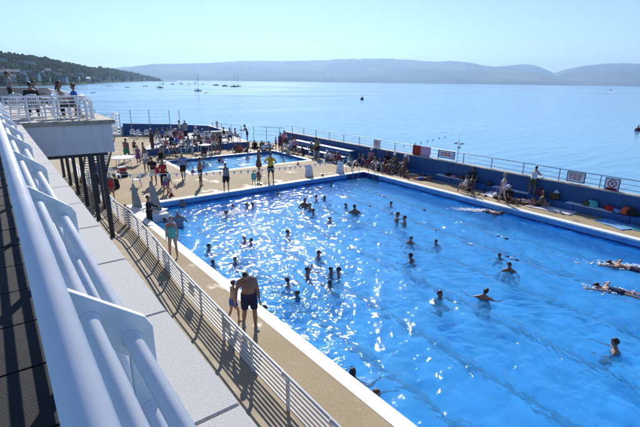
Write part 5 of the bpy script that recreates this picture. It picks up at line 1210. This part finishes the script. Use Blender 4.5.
# foam thrown up by swimmers
def splash(px, py, lx, ly, rz, n, label, seed):
    rr = random.Random(seed); p = at(px, py, WZ); b = MB()
    for i in range(n):
        x = rr.gauss(0, lx * .4); y = rr.gauss(0, ly * .4); z = abs(rr.gauss(0, .035)) + .012; q = rr.uniform(.006, .024) * (1 - min(.6, z * 3))
        b.sphere((x, y, z), (q * rr.uniform(1, 3.5), q * rr.uniform(1, 3.5), q * .6), 5, 3)
    o = b.build("splash", mat("foam", (.85, .88, .9), .5, .04), None, p, rz); return tag(o, label, "splash", kind='stuff')
splash(478, 211, 1.5, .35, R_(-50), 900, "white foam around the front crawl swimmer along right wall", 1)
splash(628, 267, 1.6, .35, R_(-50), 450, "white foam by the outer lane swimmer", 2)
splash(229, 214, .9, .5, 0, 500, "white splash near the pool's far left edge", 4)
splash(612, 291, .8, .3, R_(-50), 250, "small white splash at the stretched swimmer", 5)

# ------------------------------------------------------------------ boats on the firth
M_HULLD = mat("hull_dark", (.02, .025, .04), .4); M_HULLW = mat("hull_white", (.6, .62, .64), .4)
def boat(px, py, L_, rz, hull, label, mast=0.0, cabin=True, group="moored boats off the headland"):
    p = at(px, py, SEA_Z); r = tag(empty("moored_boat", p, R_(rz)), label, "boat", group)
    rg = []
    for t in (-.5, -.48, -.25, 0, .25, .42, .5):
        w_ = L_ * .15 * math.sqrt(max(.02, 1 - max(0, (t + .1) / .62) ** 2)) * (.85 if t < -.4 else 1); sh = L_ * (.11 + .05 * max(0, t * 2) ** 2)
        rg.append([(t * L_, w_, sh), (t * L_, w_ * .8, sh * .3), (t * L_ * .96, 0, -L_ * .04), (t * L_, -w_ * .8, sh * .3), (t * L_, -w_, sh), (t * L_, 0, sh * 1.02)])
    MB().rings(rg).build("hull", hull, r)
    if cabin: MB().box(-L_ * .12, L_ * .2, -L_ * .09, L_ * .09, L_ * .11, L_ * .2, L_ * .015).build("cabin", M_HULLW, r)
    if mast:
        MB().tube([(L_ * .06, 0, L_ * .1), (L_ * .06, 0, mast)], [.15, .10], 6).build("mast", M_COLM, r)
        MB().tube([(L_ * .06, 0, L_ * .3), (-L_ * .4, 0, L_ * .29)], [(.16, .2)] * 2, 6).build("boom", M_HULLD, r)
        MB().tube([(L_ * .5, 0, L_ * .16), (L_ * .06, 0, mast * .97)], .03, 4).build("forestay", M_STEEL, r); MB().tube([(-L_ * .5, 0, L_ * .13), (L_ * .06, 0, mast * .97)], .03, 4).build("backstay", M_STEEL, r)
    return r
boat(198, 91.2, 6.5, 15, M_HULLD, "dark hulled yacht with a tall bare mast on open water", 13)
boat(216, 85.6, 11, 10, M_HULLD, "low dark motor boat beyond the tall masted yacht", 0)
boat(225, 86.4, 10, 190, M_HULLD, "dark boat with short mast beside the masted pair", 9)
boat(234, 87.0, 11, 5, M_HULLD, "dark yacht of the close pair, the one with its mast amidships", 16)
boat(238, 86.6, 9, 185, M_HULLD, "dark yacht of the close pair, the shorter hull behind", 15)
for i, (px, py, L_, ms_) in enumerate([(93, 92.8, 3.6, 0), (108, 86.4, 4, 0), (112, 86.3, 4, 0), (127, 87.4, 4.5, 0), (145, 86.4, 6, 0), (160, 88.0, 7, 7), (163, 84.3, 7, 9), (172.5, 84.6, 7, 8), (181, 84.2, 8, 11), (189, 84.3, 7, 0), (195, 84, 7, 10), (203, 84.5, 7, 0), (206, 93.2, 3, 0)]):
    boat(px, py, L_, random.Random(i).uniform(-40, 40), M_HULLD if i % 4 else M_HULLW, "small dark moored boat in the cluster off the headland" if i % 4 else "small white moored boat in the cluster off the headland", ms_, ms_ > 0)
boat(611, 90.2, 9, 20, M_HULLD, "lone small dark boat far out on the water", 0, True, None)
def buoy(px, py, rad, label, m_, group=None):
    p = at(px, py, SEA_Z); r = tag(empty("buoy", p), label, "buoy", group); MB().sphere((0, 0, rad * .35), rad, 10, 7).build("float_body", m_, r); MB().tube([(0, 0, rad), (0, 0, rad * 2.2)], rad * .18, 6).build("top_mark", m_, r)
buoy(362, 99.6, .9, "lone dark buoy in the middle of the firth", M_HULLD)
buoy(637.5, 131, .55, "dark red buoy floating off the right sea wall", cloth('maroon'))
for i, (px, py) in enumerate([(404, 146.5), (410, 145), (415, 144.2), (421, 143), (427.5, 141.5), (433, 140.3), (439, 138.5), (445, 137.3)]):
    buoy(px, py, .10, "small dark float in the line of floats beyond the wall", M_HULLD, "line of floats off the sea wall")

# ------------------------------------------------------------------ woods and houses on the headland
M_LEAF = mat_hill("woodland_leaves", [(.3, (.016, .030, .010)), (.5, (.035, .055, .018)), (.7, (.075, .095, .030))], .35)
HSPOT = []                                     # plots kept free of trees
def t_for(px, py):
    best = (9, .1)
    for i in range(1, 60):
        t = i / 60; P = head.pt(px, t); s_ = (P.z - CAM_H) / math.hypot(P.x, P.y); e = abs(s_ - slope_at(px, py))
        if e < best[0]: best = (e, t)
    return best[1]
HW = [mat("house_wall_white", (.42, .42, .40), .8, .06, .5), mat("house_wall_cream", (.33, .30, .24), .8, .08, .5), mat("house_wall_stone", (.26, .24, .22), .85, .12, .6)]
HR = [mat("house_roof_slate", (.10, .11, .125), .7, .15, .6), mat("house_roof_tile", (.17, .10, .08), .8, .15, .6), mat("house_roof_pale", (.36, .37, .38), .6, .1, .5)]
M_PANE = mat("house_window_dark", (.03, .04, .05), .15, .1, 1.0)
HMESH = {}
def house_mesh(w_, d_, h_, e_):
    key = (w_, d_, h_, e_)
    if key not in HMESH:
        wl = MB().box(-w_ / 2, w_ / 2, -d_ / 2, d_ / 2, -1.2, h_).add([(-w_ / 2, -d_ / 2, h_), (-w_ / 2, d_ / 2, h_), (-w_ / 2, 0, h_ + e_), (w_ / 2, -d_ / 2, h_), (w_ / 2, d_ / 2, h_), (w_ / 2, 0, h_ + e_)], [(0, 2, 1), (3, 4, 5)]).mesh("wall")
        o_ = .4; rf = MB().add([(-w_ / 2 - o_, -d_ / 2 - o_, h_ - .2), (w_ / 2 + o_, -d_ / 2 - o_, h_ - .2), (w_ / 2 + o_, 0, h_ + e_ + .15), (-w_ / 2 - o_, 0, h_ + e_ + .15), (w_ / 2 + o_, d_ / 2 + o_, h_ - .2), (-w_ / 2 - o_, d_ / 2 + o_, h_ - .2), (-w_ / 2 - o_, 0, h_ + e_ - .15), (w_ / 2 + o_, 0, h_ + e_ - .15)], [(0, 1, 2, 3), (3, 2, 4, 5), (0, 3, 6), (1, 7, 2), (5, 6, 3), (4, 2, 7)]).mesh("roof")
        ch = MB().box(-w_ * .32, -w_ * .22, -.5, .5, h_ + e_ * .6, h_ + e_ + 1.2).mesh("chimney"); wn = MB().box(-.6, .6, -.08, .08, -.8, .8).mesh("window")
        HMESH[key] = (wl, rf, ch, wn)
    return HMESH[key]
hr = random.Random(8)
KIND = [(8, 6, 4.6, 2.4), (10, 7, 5.2, 2.6), (7, 6, 3.2, 2.2), (13, 7, 5.6, 2.4)]
def house(px, t, kind, wi, ri, label):
    P = head.pt(px, t); dirv = hdir(px); HSPOT.append((P.x, P.y, KIND[kind][0] * .62))
    r = tag(empty("house", P, math.atan2(-dirv.y, -dirv.x) + math.pi / 2 + hr.uniform(-.6, .6)), label, "house", "houses on the wooded headland")
    wl, rf, ch, wn = house_mesh(*KIND[kind])
    def inst(nm, me, m_, par, loc=None):
        o = bpy.data.objects.new(nm, me); COL.objects.link(o); o.parent = par
        if loc: o.location = loc
        if not me.materials: me.materials.append(m_)
        o.material_slots[0].link = 'OBJECT'; o.material_slots[0].material = m_; return o
    inst("wall", wl, HW[wi], r); ro = inst("roof", rf, HR[ri], r); inst("chimney", ch, HR[ri], ro)
    w_, d_, h_, e_ = KIND[kind]
    if interp(head.shore, px) < 1000:
        for row in range(2 if h_ > 5 else 1):
            for j in range(3 if w_ < 14 else 5):
                inst("window", wn, M_PANE, r, ((j + .5) / (3 if w_ < 14 else 5) * w_ - w_ / 2, -d_ / 2 - .03, 1.7 + row * 2.8))
WN = ["white", "cream", "grey stone"]; RN = ["dark slate", "brown tiled", "pale grey"]
done = []
for px, py in [(6, 66), (16, 69), (22, 67), (14, 77), (20, 79), (29, 77), (39, 76), (42, 78), (53, 77.5), (57, 79), (65, 80), (70, 79), (3, 78), (9, 76), (34, 80), (47, 80), (2, 72), (27, 71), (33, 68), (44, 70), (60, 74), (75, 80), (80, 78), (24, 81.5), (11, 81), (62, 82), (48, 74.5)]:
    k, wi, ri = hr.randrange(4), hr.choice([0, 0, 1, 2]), hr.choice([0, 0, 1, 2])
    t = t_for(px, py); house(px, t, k, wi, ri, f"{WN[wi]} house with {RN[ri]} roof {'high up among the trees' if py < 74 else 'low down near the shore'} of headland")
for i in range(26):
    px = 84 + i * 2.7 + hr.uniform(-.8, .8); k, wi, ri = hr.randrange(4), hr.choice([0, 0, 1]), hr.choice([0, 1, 2])
    house(px, hr.uniform(.03, .16), k, wi, ri, f"far {WN[wi]} house with {RN[ri]} roof in the row along the headland's shore")
# town along the far shore: pale specks
for i in range(46):
    px = hr.uniform(325, 500); r_ = hdir(px); P = farA.pt(px, hr.uniform(.02, .09)); 
    o = tag(empty("far_house", P, hr.uniform(0, 3)), "tiny pale house in the town strung along the far shore", "house", "houses of the far shore town")
    wl, rf, ch, wn = house_mesh(*KIND[hr.choice([1, 3, 3])])
    for nm, me, m_ in (("wall", wl, HW[0]), ("roof", rf, HR[2])):
        q = bpy.data.objects.new(nm, me); COL.objects.link(q); q.parent = o; q.material_slots[0].link = 'OBJECT'; q.material_slots[0].material = m_
# the wood itself: one mass of crowns, each built of small leaf-clump faces
rg = np.random.RandomState(5); cv = []; cf = []
def crown_variant(seed):
    r_ = np.random.RandomState(seed); vs, fs = [], []
    for k in range(15):
        th = r_.rand() * 6.283; u = r_.rand(); c = np.array([math.cos(th) * .62 * u ** .5, math.sin(th) * .62 * u ** .5, r_.uniform(-.15, .75)]); q = r_.uniform(.22, .42) * (1.1 - .4 * max(0, c[2]))
        base = len(vs); nv = 7
        pts = r_.randn(nv, 3); pts /= np.linalg.norm(pts, axis=1)[:, None]
        ico = [(0, 0, 1)] + [(math.cos(a) * .9, math.sin(a) * .9, .25 * (-1) ** i) for i, a in enumerate([6.283 * j / 6 for j in range(6)])] + [(0, 0, -.9)]
        for p_ in ico: vs.append(tuple(c + np.array(p_) * q * r_.uniform(.7, 1.35)))
        for j in range(6):
            a, b_ = 1 + j, 1 + (j + 1) % 6; fs += [(base, base + a, base + b_), (base + 7, base + b_, base + a)]
    return np.array(vs), np.array(fs)
VARS = [crown_variant(i) for i in range(6)]
allv, allf = [], []; off = 0; placed = 0
while placed < 3300:
    px = rg.uniform(-40, 160); t = rg.uniform(.02, 1.12) ** 1.0
    D0 = interp(head.shore, px)
    if rg.rand() > min(1, 520 / D0 * 1.6) + .25: continue
    P = head.pt(px, min(t, 1.2))
    if any((P.x - a) ** 2 + (P.y - c) ** 2 < q * q for a, c, q in HSPOT): continue
    if t < .10 and rg.rand() < .3: continue
    sc_ = rg.uniform(2.6, 5.6) * (1 if D0 < 1000 else 1.45); v, f = VARS[rg.randint(6)]; a = rg.rand() * 6.283; ca, sa = math.cos(a), math.sin(a)
    w3 = v * np.array([sc_, sc_, sc_ * rg.uniform(.9, 1.4)]); w3 = np.stack([w3[:, 0] * ca - w3[:, 1] * sa, w3[:, 0] * sa + w3[:, 1] * ca, w3[:, 2]], 1) + np.array([P.x, P.y, P.z + sc_ * .35])
    allv.append(w3); allf.append(f + off); off += len(v); placed += 1
co = np.concatenate(allv); fc = np.concatenate(allf).astype(np.int32)
me = bpy.data.meshes.new("woodland"); me.vertices.add(len(co)); me.vertices.foreach_set("co", co.ravel().astype(np.float32)); me.loops.add(fc.size); me.loops.foreach_set("vertex_index", fc.ravel())
me.polygons.add(len(fc)); me.polygons.foreach_set("loop_start", np.arange(0, fc.size, 3, dtype=np.int32)); me.polygons.foreach_set("loop_total", np.full(len(fc), 3, dtype=np.int32)); me.update()
tag(link("woodland", me, M_LEAF), "dense dark green trees covering the headland", "woodland", kind='stuff')

# ------------------------------------------------------------------ fuse bodies and clothes into single surfaces
dg = bpy.context.evaluated_depsgraph_get(); dg.update()
for o, extra in PENDING:
    me = bpy.data.meshes.new_from_object(o.evaluated_get(dg)); mtl = o.data.materials[0]
    if extra is not None and extra.v:
        n0 = len(me.vertices); co = np.empty(n0 * 3, dtype=np.float32); me.vertices.foreach_get("co", co)
        vs = co.reshape(-1, 3).tolist() + [list(p) for p in extra.v]
        fs = [tuple(p.vertices) for p in me.polygons] + [tuple(i + n0 for i in f) for f in extra.f]
        m2 = bpy.data.meshes.new(me.name); m2.from_pydata(vs, [], fs); bpy.data.meshes.remove(me); me = m2
    me.polygons.foreach_set("use_smooth", [True] * len(me.polygons))
    if not me.materials: me.materials.append(mtl)
    o.modifiers.clear(); old = o.data; o.data = me; bpy.data.meshes.remove(old)
